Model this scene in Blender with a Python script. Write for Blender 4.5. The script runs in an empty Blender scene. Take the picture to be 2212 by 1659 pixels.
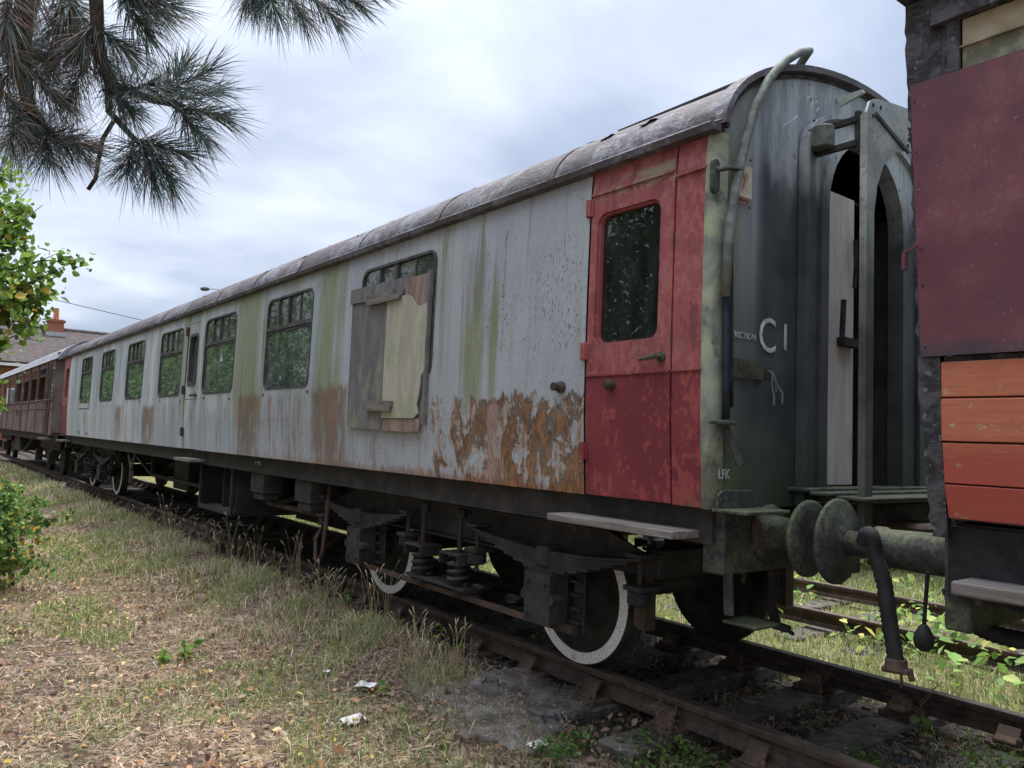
import bpy, math, random
import numpy as np
from mathutils import Vector, Matrix
R = math.radians
random.seed(7)
rng = np.random.default_rng(11)
scn = bpy.context.scene
COL = scn.collection

# ------------------------------------------------------------------ camera
CAM = np.array([2.426, -4.464, 1.466])
YAW, PITCH, ROLL, FPX = 2.482, 0.071, 0.039, 1693.6      # FPX: focal length for a 2212 px wide picture
_f = np.array([math.cos(PITCH) * math.cos(YAW), math.cos(PITCH) * math.sin(YAW), math.sin(PITCH)])
_r = np.array([math.sin(YAW), -math.cos(YAW), 0.0])
_u = np.cross(_r, _f)
_c, _s = math.cos(ROLL), math.sin(ROLL)
RIGHT, UP = _c * _r + _s * _u, -_s * _r + _c * _u
FWD = _f
cam_d = bpy.data.cameras.new("Camera")
cam_d.lens = 36.0 * FPX / 2212.0
cam_d.sensor_width = 36.0
cam_d.clip_start = 0.05
cam_d.clip_end = 2000
cam = bpy.data.objects.new("Camera", cam_d)
COL.objects.link(cam)
m = Matrix(((RIGHT[0], UP[0], -FWD[0], CAM[0]), (RIGHT[1], UP[1], -FWD[1], CAM[1]), (RIGHT[2], UP[2], -FWD[2], CAM[2]), (0, 0, 0, 1)))
cam.matrix_world = m
scn.camera = cam

def pix(px, py, dist=None, x=None, y=None, z=None):
    """a direction of the 2212x1659 photograph turned into a point at a given distance or on a plane"""
    v = (px - 1106) / FPX * RIGHT - (py - 829.5) / FPX * UP + FWD
    if dist is not None:
        t = dist / np.linalg.norm(v)
    elif x is not None:
        t = (x - CAM[0]) / v[0]
    elif y is not None:
        t = (y - CAM[1]) / v[1]
    else:
        t = (z - CAM[2]) / v[2]
    return CAM + t * v

# ------------------------------------------------------------------ node helper
class S:
    def __init__(self, g, s): self.g, self.s = g, s
    def _m(self, op, *a): return self.g.math(op, self, *a)
    def __add__(self, o): return self._m('ADD', o)
    __radd__ = __add__
    def __sub__(self, o): return self._m('SUBTRACT', o)
    def __rsub__(self, o): return self.g.math('SUBTRACT', o, self)
    def __mul__(self, o): return self._m('MULTIPLY', o)
    __rmul__ = __mul__
    def __truediv__(self, o): return self._m('DIVIDE', o)
    def max(self, o): return self._m('MAXIMUM', o)
    def min(self, o): return self._m('MINIMUM', o)
    def pow(self, o): return self._m('POWER', o)
    def step(self, a, b):            # smooth 0..1 as the value goes from a to b
        n = self.g.n('ShaderNodeMapRange'); n.interpolation_type = 'SMOOTHSTEP'
        self.g.set(n.inputs[0], self); n.inputs[1].default_value = a; n.inputs[2].default_value = b
        return S(self.g, n.outputs[0])

class G:
    def __init__(self, nt): self.nt = nt; self.nodes = nt.nodes; self.links = nt.links
    def n(self, t): return self.nodes.new(t)
    def set(self, inp, v):
        if isinstance(v, S): self.links.new(v.s, inp)
        elif isinstance(v, (tuple, list)) and len(v) == 3 and inp.type == 'RGBA': inp.default_value = (*v, 1)
        else: inp.default_value = v
    def math(self, op, *a):
        n = self.n('ShaderNodeMath'); n.operation = op
        for i, v in enumerate(a): self.set(n.inputs[i], v)
        return S(self, n.outputs[0])
    def pos(self):
        n = self.n('ShaderNodeNewGeometry'); q = self.n('ShaderNodeSeparateXYZ')
        self.links.new(n.outputs['Position'], q.inputs[0])
        return [S(self, o) for o in q.outputs]
    def obj(self):
        n = self.n('ShaderNodeTexCoord'); q = self.n('ShaderNodeSeparateXYZ')
        self.links.new(n.outputs['Object'], q.inputs[0])
        return [S(self, o) for o in q.outputs]
    def vec(self, x, y, z):
        n = self.n('ShaderNodeCombineXYZ')
        for i, v in enumerate((x, y, z)): self.set(n.inputs[i], v)
        return S(self, n.outputs[0])
    def noise(self, v, scale=1.0, detail=4.0, rough=0.55, dist=0.0):
        n = self.n('ShaderNodeTexNoise'); self.set(n.inputs['Vector'], v)
        n.inputs['Scale'].default_value = scale; n.inputs['Detail'].default_value = detail
        n.inputs['Roughness'].default_value = rough; n.inputs['Distortion'].default_value = dist
        return S(self, n.outputs[0])
    def voro(self, v, scale=1.0, feat='F1'):
        n = self.n('ShaderNodeTexVoronoi'); n.feature = feat; self.set(n.inputs['Vector'], v); n.inputs['Scale'].default_value = scale
        return S(self, n.outputs[0])
    def mix(self, f, a, b):
        n = self.n('ShaderNodeMix'); n.data_type = 'RGBA'; n.clamp_factor = True
        self.set(n.inputs[0], f); self.set(n.inputs[6], a); self.set(n.inputs[7], b)
        return S(self, n.outputs[2])
    def attr(self, name):
        n = self.n('ShaderNodeAttribute'); n.attribute_name = name
        return S(self, n.outputs['Color'])
    def rnd(self):
        n = self.n('ShaderNodeObjectInfo'); return S(self, n.outputs['Random'])
    def band(self, v, a, b, s):      # 1 between a and b with soft edges s
        return v.step(a - s, a + s) * (1.0 - v.step(b - s, b + s))

def mat(name, fn):
    """fn(g) -> dict(color, rough, metal, spec, bump=(height, strength, distance), trans)"""
    M = bpy.data.materials.new(name); M.use_nodes = True
    g = G(M.node_tree); b = g.nodes['Principled BSDF']
    d = fn(g)
    g.set(b.inputs['Base Color'], d.get('color', (.5, .5, .5)))
    g.set(b.inputs['Roughness'], d.get('rough', .8))
    g.set(b.inputs['Metallic'], d.get('metal', 0.0))
    g.set(b.inputs['Specular IOR Level'], d.get('spec', .3))
    if 'bump' in d:
        h, st, di = d['bump']
        n = g.n('ShaderNodeBump'); n.inputs['Strength'].default_value = st; n.inputs['Distance'].default_value = di
        g.set(n.inputs['Height'], h); g.links.new(n.outputs[0], b.inputs['Normal'])
    if d.get('leaf'):                # light passing through thin leaves
        t = g.n('ShaderNodeBsdfTranslucent'); g.set(t.inputs[0], d['color']); mx = g.n('ShaderNodeMixShader'); mx.inputs[0].default_value = d['leaf']
        g.links.new(b.outputs[0], mx.inputs[1]); g.links.new(t.outputs[0], mx.inputs[2])
        g.links.new(mx.outputs[0], g.nodes['Material Output'].inputs[0])
    return M

# ------------------------------------------------------------------ world and sun (overcast)
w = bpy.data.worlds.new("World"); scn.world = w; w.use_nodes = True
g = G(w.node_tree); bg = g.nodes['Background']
tc = g.n('ShaderNodeTexCoord'); sp = g.n('ShaderNodeSeparateXYZ'); g.links.new(tc.outputs['Generated'], sp.inputs[0])
dx, dy, dz = [S(g, o) for o in sp.outputs]
den = dz.max(0.0) + 0.16
pv = g.vec(dx / den * 0.8, dy / den * 1.0, 0.0)
n1 = g.noise(pv, .95, 3, .45, .25)
n2 = g.noise(g.vec(dx / den * 1.2, dy / den * 1.0, 3.1), 2.2, 4, .5, .2)
cl = (n1 * 0.68 + n2 * 0.32).step(.37, .71)
skyc = g.mix(cl, (.175, .205, .27), (.415, .44, .50))
ns = g.n('ShaderNodeTexSky'); ns.sky_type = 'NISHITA'; ns.sun_disc = False
SUN_EL, SUN_AZ = R(72), R(130)          # azimuth measured like atan2(y, x)
ns.sun_elevation = SUN_EL; ns.sun_rotation = math.pi / 2 - SUN_AZ
sk = g.n('ShaderNodeVectorMath'); sk.operation = 'SCALE'; g.links.new(ns.outputs[0], sk.inputs[0]); sk.inputs['Scale'].default_value = .10
skyc = g.mix(.10, skyc, S(g, sk.outputs[0]))
dzp = dz.max(0.0); lum = 0.62 + dzp * dzp * 0.10 + dzp.pow(6.0) * 4.2          # overcast brightens towards the zenith; boosted past natural, above the view, to light the ground
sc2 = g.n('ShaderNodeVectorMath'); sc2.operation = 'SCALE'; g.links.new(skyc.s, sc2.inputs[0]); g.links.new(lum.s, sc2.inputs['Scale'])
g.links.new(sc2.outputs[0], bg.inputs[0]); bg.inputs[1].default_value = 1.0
sd = bpy.data.lights.new("Sun", 'SUN'); sd.energy = 1.5; sd.angle = R(22); sd.color = (1.0, .965, .90)
so = bpy.data.objects.new("Sun", sd); COL.objects.link(so)
sdir = Vector((math.cos(SUN_AZ) * math.cos(SUN_EL), math.sin(SUN_AZ) * math.cos(SUN_EL), math.sin(SUN_EL)))
so.rotation_euler = sdir.to_track_quat('Z', 'Y').to_euler(); so.location = (0, -10, 20)
vs = scn.view_settings; vs.view_transform = 'Standard'; vs.look = 'None'; vs.gamma = 1; vs.use_curve_mapping = False
vs.exposure = 2.0
scn.cycles.max_bounces = 6; scn.cycles.transparent_max_bounces = 16
scn.cycles.caustics_reflective = False; scn.cycles.caustics_refractive = False

# ------------------------------------------------------------------ mesh helpers
def tag(o, label=None, cat=None, group=None, kind=None):
    if label: o['label'] = label
    if cat: o['category'] = cat
    if group: o['group'] = group
    if kind: o['kind'] = kind
    return o
def empty(name, loc, label, cat, group=None, rz=0):
    o = bpy.data.objects.new(name, None); COL.objects.link(o); o.location = loc; o.rotation_euler.z = rz
    o.empty_display_size = .2
    return tag(o, label, cat, group)
def link(name, me, parent=None):
    o = bpy.data.objects.new(name, me); COL.objects.link(o)
    if parent is not None: o.parent = parent
    return o
def copy_tree(o, parent=None):
    c = o.copy(); COL.objects.link(c); c.parent = parent
    for ch in KIDS(o): copy_tree(ch, c)
    return c
def KIDS(o): return [x for x in list(COL.objects) if x.parent == o]

class MB:
    def __init__(self): self.v = []; self.f = []; self.mi = []; self.m = 0; self.sm = []; self.s = False
    def add(self, vs, fs):
        b = len(self.v); self.v += [tuple(p) for p in vs]
        for f in fs: self.f.append([b + i for i in f]); self.mi.append(self.m); self.sm.append(self.s)
        return self
    def box(self, c, s, rot=None):
        hx, hy, hz = s[0] / 2, s[1] / 2, s[2] / 2
        p = [Vector((x, y, z)) for x in (-hx, hx) for y in (-hy, hy) for z in (-hz, hz)]
        if rot is not None: p = [rot @ q for q in p]
        c = Vector(c); p = [q + c for q in p]
        return self.add(p, [(0, 1, 3, 2), (4, 6, 7, 5), (0, 4, 5, 1), (2, 3, 7, 6), (0, 2, 6, 4), (1, 5, 7, 3)])
    def b2(self, a, b):              # box from two corners
        return self.box([(p + q) / 2 for p, q in zip(a, b)], [abs(q - p) for p, q in zip(a, b)])
    def prism(self, poly, a0, a1, axis='y'):
        """polygon extruded along an axis; poly gives the two other coordinates in x,y,z order"""
        n = len(poly); vs = []
        for a in (a0, a1):
            for p, q in poly: vs.append((p, a, q) if axis == 'y' else (a, p, q) if axis == 'x' else (p, q, a))
        return self.add(vs, [tuple(range(n)), tuple(range(2 * n - 1, n - 1, -1))] + [(i, i + n, (i + 1) % n + n, (i + 1) % n) for i in range(n)])
    def bar(self, p, q, w, h):
        p, q = Vector(p), Vector(q); d = q - p
        up = Vector((0, 0, 1)) if abs(d.normalized().z) < .95 else Vector((0, 1, 0))
        xx = d.normalized(); yy = up.cross(xx).normalized(); zz = xx.cross(yy)
        return self.box((p + q) / 2, (d.length, w, h), Matrix((xx, yy, zz)).transposed())
    def tube(self, path, r, n=10, cap=True):
        path = [Vector(p) for p in path]; k = len(path); vs = []; fs = []
        rr = r if isinstance(r, (list, tuple)) else [r] * k
        ref = None
        for i, p in enumerate(path):
            t = (path[min(i + 1, k - 1)] - path[max(i - 1, 0)]).normalized()
            if ref is None: ref = t.orthogonal().normalized()
            ref = (ref - t * ref.dot(t)).normalized(); b = t.cross(ref)
            for j in range(n):
                a = 2 * math.pi * j / n; vs.append(p + (ref * math.cos(a) + b * math.sin(a)) * rr[i])
        for i in range(k - 1):
            for j in range(n): fs.append((i * n + j, i * n + (j + 1) % n, (i + 1) * n + (j + 1) % n, (i + 1) * n + j))
        if cap: fs += [tuple(range(n - 1, -1, -1)), tuple(range((k - 1) * n, k * n))]
        return self.add(vs, fs)
    def lathe(self, prof, org, axis, n=32, close=False):
        """prof: (radius, offset along axis)"""
        axis = Vector(axis).normalized(); a = axis.orthogonal().normalized(); b = axis.cross(a); org = Vector(org)
        vs = []; k = len(prof)
        for r, t in prof:
            for j in range(n):
                q = 2 * math.pi * j / n; vs.append(org + axis * t + (a * math.cos(q) + b * math.sin(q)) * r)
        fs = [(i * n + j, i * n + (j + 1) % n, (i + 1) * n + (j + 1) % n, (i + 1) * n + j) for i in range(k - 1) for j in range(n)]
        if close: fs += [((k - 1) * n + j, (k - 1) * n + (j + 1) % n, (j + 1) % n, j) for j in range(n)]
        else: fs += [tuple(range(n - 1, -1, -1)), tuple(range((k - 1) * n, k * n))]
        return self.add(vs, fs)
    def build(self, name, mats, parent=None, bevel=0, smooth=False, fix=True):
        me = bpy.data.meshes.new(name); me.from_pydata(self.v, [], self.f)
        for M in (mats if isinstance(mats, (list, tuple)) else [mats]): me.materials.append(M)
        me.polygons.foreach_set('material_index', self.mi)
        me.polygons.foreach_set('use_smooth', [smooth or s for s in self.sm])
        me.validate(); me.update()
        if fix:
            import bmesh
            bm = bmesh.new(); bm.from_mesh(me); bmesh.ops.recalc_face_normals(bm, faces=bm.faces)
            if bevel: bmesh.ops.bevel(bm, geom=[e for e in bm.edges if len(e.link_faces) == 2 and e.calc_face_angle(0) > .6], offset=bevel, segments=1, affect='EDGES', clamp_overlap=True)
            bm.to_mesh(me); bm.free()
        return link(name, me, parent)

def rrect(xc, zc, w, h, r, n=5):
    out = []
    for cx, cz, a0 in ((w / 2 - r, h / 2 - r, 0), (-w / 2 + r, h / 2 - r, 90), (-w / 2 + r, -h / 2 + r, 180), (w / 2 - r, -h / 2 + r, 270)):
        for i in range(n + 1):
            a = R(a0 + 90 * i / n); out.append((xc + cx + r * math.cos(a), zc + cz + r * math.sin(a)))
    return out
def ring_face(mb, outer, inner, fn):
    n = len(outer); mb.add([fn(*p) for p in outer] + [fn(*p) for p in inner], [(i, (i + 1) % n, n + (i + 1) % n, n + i) for i in range(n)])
def quick(name, verts, faces, mats, parent=None, cols=None, smooth=False):
    """big meshes from arrays: verts (N,3), faces list of equal-size index arrays"""
    me = bpy.data.meshes.new(name)
    tot = []; ls = []; start = 0; loops = []
    for fa in faces:
        fa = np.asarray(fa, dtype=np.int32); loops.append(fa.ravel()); k = fa.shape[1]
        ls.append(start + np.arange(len(fa)) * k); tot.append(np.full(len(fa), k)); start += fa.size
    loops = np.concatenate(loops); ls = np.concatenate(ls); tot = np.concatenate(tot)
    me.vertices.add(len(verts)); me.vertices.foreach_set('co', np.asarray(verts, dtype=np.float32).ravel())
    me.loops.add(len(loops)); me.loops.foreach_set('vertex_index', loops.astype(np.int32))
    me.polygons.add(len(ls)); me.polygons.foreach_set('loop_start', ls.astype(np.int32))
    me.update(calc_edges=True)
    if smooth: me.polygons.foreach_set('use_smooth', np.ones(len(ls), dtype=bool))
    if cols is not None:
        a = me.color_attributes.new('tint', 'FLOAT_COLOR', 'POINT')
        c4 = np.ones((len(verts), 4), dtype=np.float32); c4[:, :3] = cols; a.data.foreach_set('color', c4.ravel())
    for M in (mats if isinstance(mats, (list, tuple)) else [mats]): me.materials.append(M)
    return link(name, me, parent)
def text(body, size, loc, rot, M, parent, name='lettering', sx=1.0, shear=0):
    cu = bpy.data.curves.new(name, 'FONT'); cu.body = body; cu.size = size; cu.extrude = .001; cu.shear = shear; cu.resolution_u = 3
    t = bpy.data.objects.new(name, cu); COL.objects.link(t)
    dg = bpy.context.evaluated_depsgraph_get(); me = bpy.data.meshes.new_from_object(t.evaluated_get(dg))
    bpy.data.objects.remove(t); bpy.data.curves.remove(cu)
    me.materials.clear(); me.materials.append(M)
    o = link(name, me, parent); o.location = loc; o.rotation_euler = rot; o.scale = (sx, 1, 1)
    return o

# ------------------------------------------------------------------ materials
def m_side(g):
    x, y, z = g.pos()
    P = g.vec(x, y, z)
    big = g.noise(P, .8, 3); mid = g.noise(P, 5, 5, .6); fine = g.noise(g.vec(x * 40, y, z * 12), 1, 4, .65)
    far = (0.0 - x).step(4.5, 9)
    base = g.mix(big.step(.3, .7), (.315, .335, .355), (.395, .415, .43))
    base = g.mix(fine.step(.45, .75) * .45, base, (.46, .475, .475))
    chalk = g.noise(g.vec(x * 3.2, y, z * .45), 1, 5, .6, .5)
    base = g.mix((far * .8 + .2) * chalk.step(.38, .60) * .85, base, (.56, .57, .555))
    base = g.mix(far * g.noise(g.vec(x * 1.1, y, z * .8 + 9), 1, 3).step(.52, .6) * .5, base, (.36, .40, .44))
    st = g.noise(g.vec(x * 6.5, y, z * .30), 1, 6, .62, .35)
    st2 = g.noise(g.vec(x * 17, y, z * .75 + 4), 1, 5, .65, .5)
    st3 = g.noise(g.vec(x * 42, y, z * 1.6 + 2), 1, 4, .6, .3)
    wob = g.noise(P, 1.5, 4)
    run = st * .40 + st2 * .38 + st3 * .22
    # algae runs, heaviest between the windows and below the weld strip
    zn = (g.band(x, -4.6, -4.1, .35) * .13).max(g.band(x, -6.85, -6.2, .28) * .15).max(g.band(x, -9.2, -8.9, .3) * .08).max(g.band(x, -2.12, -1.92, .10) * z.step(3.0, 1.9) * .20).max(g.band(x, -1.83, -1.74, .05) * z.step(2.9, 2.1) * .20).max(g.band(x, -2.5, -2.35, .10) * .07)
    st0 = g.noise(g.vec(x * 3.1, y, z * .16 + 1), 1, 6, .62, .3); alg = (run * .62 + st0 * .38 + zn + (wob - .5) * .16 + g.band(x, -9.3, -3.9, .4) * .045).step(.485, .645) * z.step(1.25, 1.9)
    base = g.mix(alg * .80, base, g.mix(st3.step(.4, .6), (.165, .195, .070), (.25, .265, .125)))
    base = g.mix((st0 * .5 + st2 * .5).step(.50, .62) * .35, base, (.36, .345, .30)); dirt = (run + g.band(x, -2.1, -1.85, .12) * g.band(z, 2.3, 2.85, .2) * .13 - (wob - .5) * .12).step(.545, .68)
    base = g.mix(dirt * .75, base, (.185, .17, .145))
    lines = st3.step(.60, .70) * st.step(.45, .6)
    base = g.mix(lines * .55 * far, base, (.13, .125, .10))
    # small rust blisters, drawn out downwards
    sp_ = g.noise(g.vec(x * 85, y, z * 30), 1, 3, .55); sp2 = g.noise(g.vec(x * 34, y, z * 15 + 3), 1, 5, .65)
    base = g.mix((sp_ + (wob - .5) * .30).step(.62, .70) * .75, base, (.20, .125, .07))
    base = g.mix((sp2 + (mid - .5) * .25).step(.70, .76) * .6, base, (.235, .135, .065))
    # lower peeling panels: stains with a shape of their own
    edge = g.noise(g.vec(x * 3.4, y, z * 3.0 + 7), 1, 7, .66)
    bx = x + (edge - .5) * .22
    lowz = z + (st2 - .5) * .30 + (edge - .5) * .18
    hv = g.band(bx, -2.52, -.78, .05) * (1.0 - lowz.step(1.715, 1.745))
    pn = g.noise(g.vec(x * 5.2, y, z * 3.6 + 3), 1, 9, .66, .55) * .8 + g.noise(g.vec(x * 15, y, z * 4), 1, 5, .6, .3) * .2
    grad = (x.step(-2.6, -1.5) - .6) * .09
    pq = pn + grad
    peel = hv * pq.step(.486, .497); deep = hv * (pq + (st2 - .5) * .12 + (1.45 - z) * .05).step(.535, .555)
    fringe = hv * (pq.step(.452, .484) * (1.0 - pq.step(.497, .53)))
    flow = g.noise(g.vec(x * 13, y, z * 2.0), 1, 6, .65, .5)
    bands = None
    for a, b, top, k in ((-4.70, -3.90, 1.86, .13), (-6.80, -6.10, 1.83, .13), (-11.38, -10.66, 1.76, .13), (-13.45, -12.85, 1.80, .08), (-5.95, -4.85, 1.80, .02), (-9.6, -7.1, 1.7, -.03), (-16.75, -16.2, 1.70, .03), (-10.4, -9.2, 1.78, -.01), (-3.9, -2.5, 1.45, -.03)):
        mk = g.band(x + (edge - .5) * .30 + (st2 - .5) * .10, a, b, .13) * (1.0 - (z + (st2 - .5) * .34 + (edge - .5) * .1).step(top - .04, top + .05)) * (flow * .6 + st3 * .25 + edge * .15 + k + (z - 1.5) * .10).step(.46, .66)
        bands = mk if bands is None else bands.max(mk)
    rcol = g.mix((flow * .5 + st3 * .5).step(.40, .60), (.105, .075, .050), (.245, .15, .085))
    rcol = g.mix(g.noise(P, 9, 5).step(.5, .7) * .7, rcol, (.28, .115, .04))
    base = g.mix(bands * .86, base, rcol)
    pcol = g.mix(edge.step(.38, .62), (.105, .088, .072), (.20, .165, .125)); pcol = g.mix(st3.step(.48, .62) * .8, pcol, (.22, .12, .06))
    base = g.mix(peel * .95, base, pcol)
    ocol = g.mix(sp2.step(.35, .68), (.12, .062, .035), (.40, .18, .065)); ocol = g.mix(edge.step(.5, .62) * .7, ocol, (.19, .155, .12))
    base = g.mix(deep * .85, base, ocol)
    base = g.mix(fringe * (.5 + sp2 * .8), base, g.mix((st3 * .5 + sp2 * .5).step(.42, .58), (.60, .58, .54), (.42, .20, .07)))
    base = g.mix(g.band(x + (edge - .5) * .07, -1.83, -1.71, .025) * (1.0 - lowz.step(1.66, 1.74)) * (.25 + st2 * .9), base, (.42, .29, .235))
    base = g.mix((1.0 - (z + (st2 - .5) * .22).step(1.165, 1.245)) * x.step(-8, -1.5) * (.35 + sp2), base, g.mix(flow.step(.4, .6), (.13, .06, .03), (.36, .155, .05)))
    h = (peel * .6 + deep * .5 + bands * .3) * -1.0 + big * .8 + edge * .3 + sp_ * .25 + fine * .1 + fringe * .7
    return dict(color=base, rough=.60 + fine * .25, spec=.35, bump=(h, .7, .014))
def m_door(g):
    x, y, z = g.pos(); P = g.vec(x, y, z)
    a = g.noise(P, 5, 8, .7, .4); b = g.noise(g.vec(x * 30, y * 30, z * 18), 1, 5, .68); st = g.noise(g.vec(x * 22, y, z * 2.2), 1, 5, .62, .3); big = g.noise(P, 1.8, 4)
    up = (z + (b - .5) * .01).step(1.845, 1.856)
    lo = g.mix(big.step(.35, .65), (.165, .024, .032), (.215, .038, .042))
    lo = g.mix((a * .6 + b * .4 + (x + .5) * .04).step(.535, .57) * .65, lo, (.36, .075, .065))
    hi = g.mix((big * .5 + st * .5).step(.38, .62), (.245, .052, .052), (.32, .085, .080))
    hi = g.mix((a * .55 + b * .45).step(.49, .55) * .5, hi, (.43, .155, .14))
    hi = g.mix((a * .5 + st * .3 + b * .2).step(.46, .41) * .75, hi, (.17, .050, .045))
    c = g.mix(up, lo, hi)
    c = g.mix(b.step(.64, .70) * .7, c, (.15, .085, .065)); c = g.mix((b * .7 + a * .3).step(.36, .33) * .5, c, (.48, .24, .21))
    c = g.mix((1.0 - z.step(2.03, 2.13)) * z.step(1.86, 2.0) * st.step(.5, .62) * .5, c, (.16, .07, .06))
    c = g.mix(g.band(z + (a - .5) * .05, 2.86, 2.97, .015) * g.band(x, -.86, -.24, .01) * a.step(.40, .5) * .85, c, (.27, .23, .15))
    c = g.mix((1.0 - (z + (a - .5) * .5).step(1.15, 1.30)) * x.step(-.3, -.05) * a.step(.42, .5), c, (.16, .085, .035))
    return dict(color=c, rough=.42 + b * .4, spec=.4, bump=(a + b * .6, .45, .006))
def m_end(g):
    x, y, z = g.pos(); P = g.vec(x, y, z)
    st = g.noise(g.vec(x * 4, y * 9, z * .5), 1, 5, .6, .3); n = g.noise(P, 2.2, 5, .6); f = g.noise(P, 18, 4)
    c = g.mix(n.step(.35, .7), (.042, .047, .052), (.085, .092, .094))
    topg = (z + (n - .5) * .7 + (st - .5) * .5).step(2.78, 3.15)
    c = g.mix(topg * (.55 + st * .5), c, g.mix((st * .6 + g.noise(g.vec(x * 40, y * 40, z * 9), 1, 5, .65) * .4).step(.40, .60), (.25, .275, .275), (.43, .45, .435)))
    c = g.mix(g.band(y + (st - .5) * .1, -1.27, -1.0, .04) * z.step(1.7, 2.7) * .8, c, g.mix(st.step(.4, .6), (.20, .22, .225), (.30, .33, .30)))
    c = g.mix((1.0 - (z + (st - .5) * .9).step(1.25, 1.8)) * .55, c, (.055, .068, .024))
    c = g.mix((1.0 - (y + (st - .5) * .2).step(-1.22, -1.08)) * st.step(.38, .6) * .8, c, (.12, .145, .06))
    c = g.mix(f.step(.66, .72) * topg, c, (.07, .08, .07))
    return dict(color=c, rough=.6, spec=.35, bump=(f * .4 + n, .35, .008))
def m_post(g):
    x, y, z = g.pos(); P = g.vec(x, y, z)
    n = g.noise(P, 6, 5, .6, .5); f = g.noise(P, 26, 4); st = g.noise(g.vec(x * 12, y * 12, z * 2), 1, 4)
    c = g.mix(n.step(.35, .65), (.20, .215, .17), (.34, .36, .255))
    c = g.mix((st * .6 + n * .4).step(.5, .68) * .6, c, (.36, .40, .19))
    c = g.mix(g.noise(g.vec(x * 5, y * 5, z * 4), 1, 5, .65).step(.58, .68) * .75, c, (.06, .06, .055))
    c = g.mix((1.0 - (z + (n - .5) * .5).step(1.3, 1.62)) * .75, c, (.085, .07, .045))
    return dict(color=c, rough=.75, bump=(n + f * .4, .6, .012))
def m_roof(g):
    x, y, z = g.pos(); P = g.vec(x, y, z)
    n = g.noise(P, 2.6, 8, .68, .7); st = g.noise(g.vec(x * 7, y * 1.2, z * 1.2), 1, 6, .62, .4); f = g.noise(P, 24, 5, .65)
    low = 1.0 - z.step(3.15, 3.62)
    c = g.mix(n.step(.40, .62), (.068, .056, .055), (.130, .108, .102))
    c = g.mix(st.step(.45, .65) * .55, c, (.125, .105, .118))
    c = g.mix((n * .65 + st * .35 + low * .035).step(.555, .575) * .8, c, g.mix(f.step(.4, .62), (.13, .13, .145), (.205, .205, .215)))
    c = g.mix((g.noise(P, 4.4, 7, .66, .5) + low * .03).step(.565, .58) * .85, c, (.085, .072, .075))
    c = g.mix(f.step(.58, .70) * .35, c, (.25, .215, .17))
    return dict(color=c, rough=.72, spec=.3, bump=(n * 1.2 + f * .4 + st * .3, .9, .022))
def m_under(g):
    x, y, z = g.obj(); P = g.vec(x, y, z)
    n = g.noise(P, 5, 5, .6); f = g.noise(P, 30, 4)
    c = g.mix(n.step(.4, .7), (.030, .028, .028), (.062, .053, .048))
    c = g.mix(f.step(.56, .70) * .6, c, (.085, .060, .045))
    return dict(color=c, rough=.75, spec=.3, bump=(f, .3, .004))
def m_rusty(g):
    x, y, z = g.obj(); P = g.vec(x, y, z)
    n = g.noise(P, 6, 5, .6); f = g.noise(P, 40, 4)
    c = g.mix(n.step(.35, .7), (.055, .038, .03), (.115, .072, .052))
    c = g.mix(f.step(.55, .7) * .6, c, (.15, .085, .055))
    return dict(color=c, rough=.8, spec=.25, bump=(f, .35, .004))
def m_mossy(g):
    x, y, z = g.pos(); P = g.vec(x, y, z)
    n = g.noise(P, 9, 8, .72, .3); f = g.noise(P, 48, 5, .65); big = g.noise(P, 3, 3)
    nn = g.n('ShaderNodeNewGeometry'); q = g.n('ShaderNodeSeparateXYZ'); g.links.new(nn.outputs['Normal'], q.inputs[0]); nz = S(g, q.outputs[2])
    c = g.mix((n * .6 + f * .4).step(.40, .62), (.030, .032, .032), (.080, .080, .072))
    moss = (n * .55 + f * .2 + big * .25 + nz * .10).step(.46, .64)
    c = g.mix(moss * .75, c, g.mix(f.step(.4, .62), (.070, .082, .030), (.135, .148, .060)))
    c = g.mix(f.step(.66, .72) * .6, c, (.17, .16, .13)); c = g.mix((n * .6 + f * .4).step(.60, .66) * .5, c, (.11, .07, .045))
    return dict(color=c, rough=.55 + f * .25, spec=.35, bump=(f + n, .45, .005))
def m_gang(g):
    x, y, z = g.pos(); P = g.vec(x, y, z)
    n = g.noise(P, 5, 6, .6); f = g.noise(P, 34, 4); st = g.noise(g.vec(x * 10, y * 14, z * 1.2), 1, 4)
    c = g.mix(n.step(.38, .65), (.34, .36, .325), (.52, .535, .47))
    dark = 1.0 - (z + (st - .5) * .8).step(2.1, 2.95)
    c = g.mix(dark * .85, c, g.mix(n.step(.4, .6), (.052, .056, .054), (.10, .106, .085)))
    c = g.mix(f.step(.58, .68) * .6, c, (.16, .18, .09))
    return dict(color=c, rough=.7, bump=(f + n, .4, .005))
def m_white(g):
    x, y, z = g.obj(); f = g.noise(g.vec(x, y, z), 60, 4, .7); n = g.noise(g.vec(x, y, z), 5, 4)
    c = g.mix(f.step(.45, .62), (.86, .84, .79), (.60, .58, .53)); c = g.mix(n.step(.6, .72) * .8, c, (.26, .17, .10))
    return dict(color=c, rough=.75, bump=(f, .3, .003))
def m_plainf(a, b, sc=6, rough=.75, spec=.3, bump=.3, stretch=(1, 1, 1), dist=.004, space='pos'):
    def fn(g):
        x, y, z = g.pos() if space == 'pos' else g.obj()
        n = g.noise(g.vec(x * stretch[0], y * stretch[1], z * stretch[2]), sc, 6, .62, .3)
        return dict(color=g.mix(n.step(.35, .66), a, b), rough=rough, spec=spec, bump=(n, bump, dist))
    return fn
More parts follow.
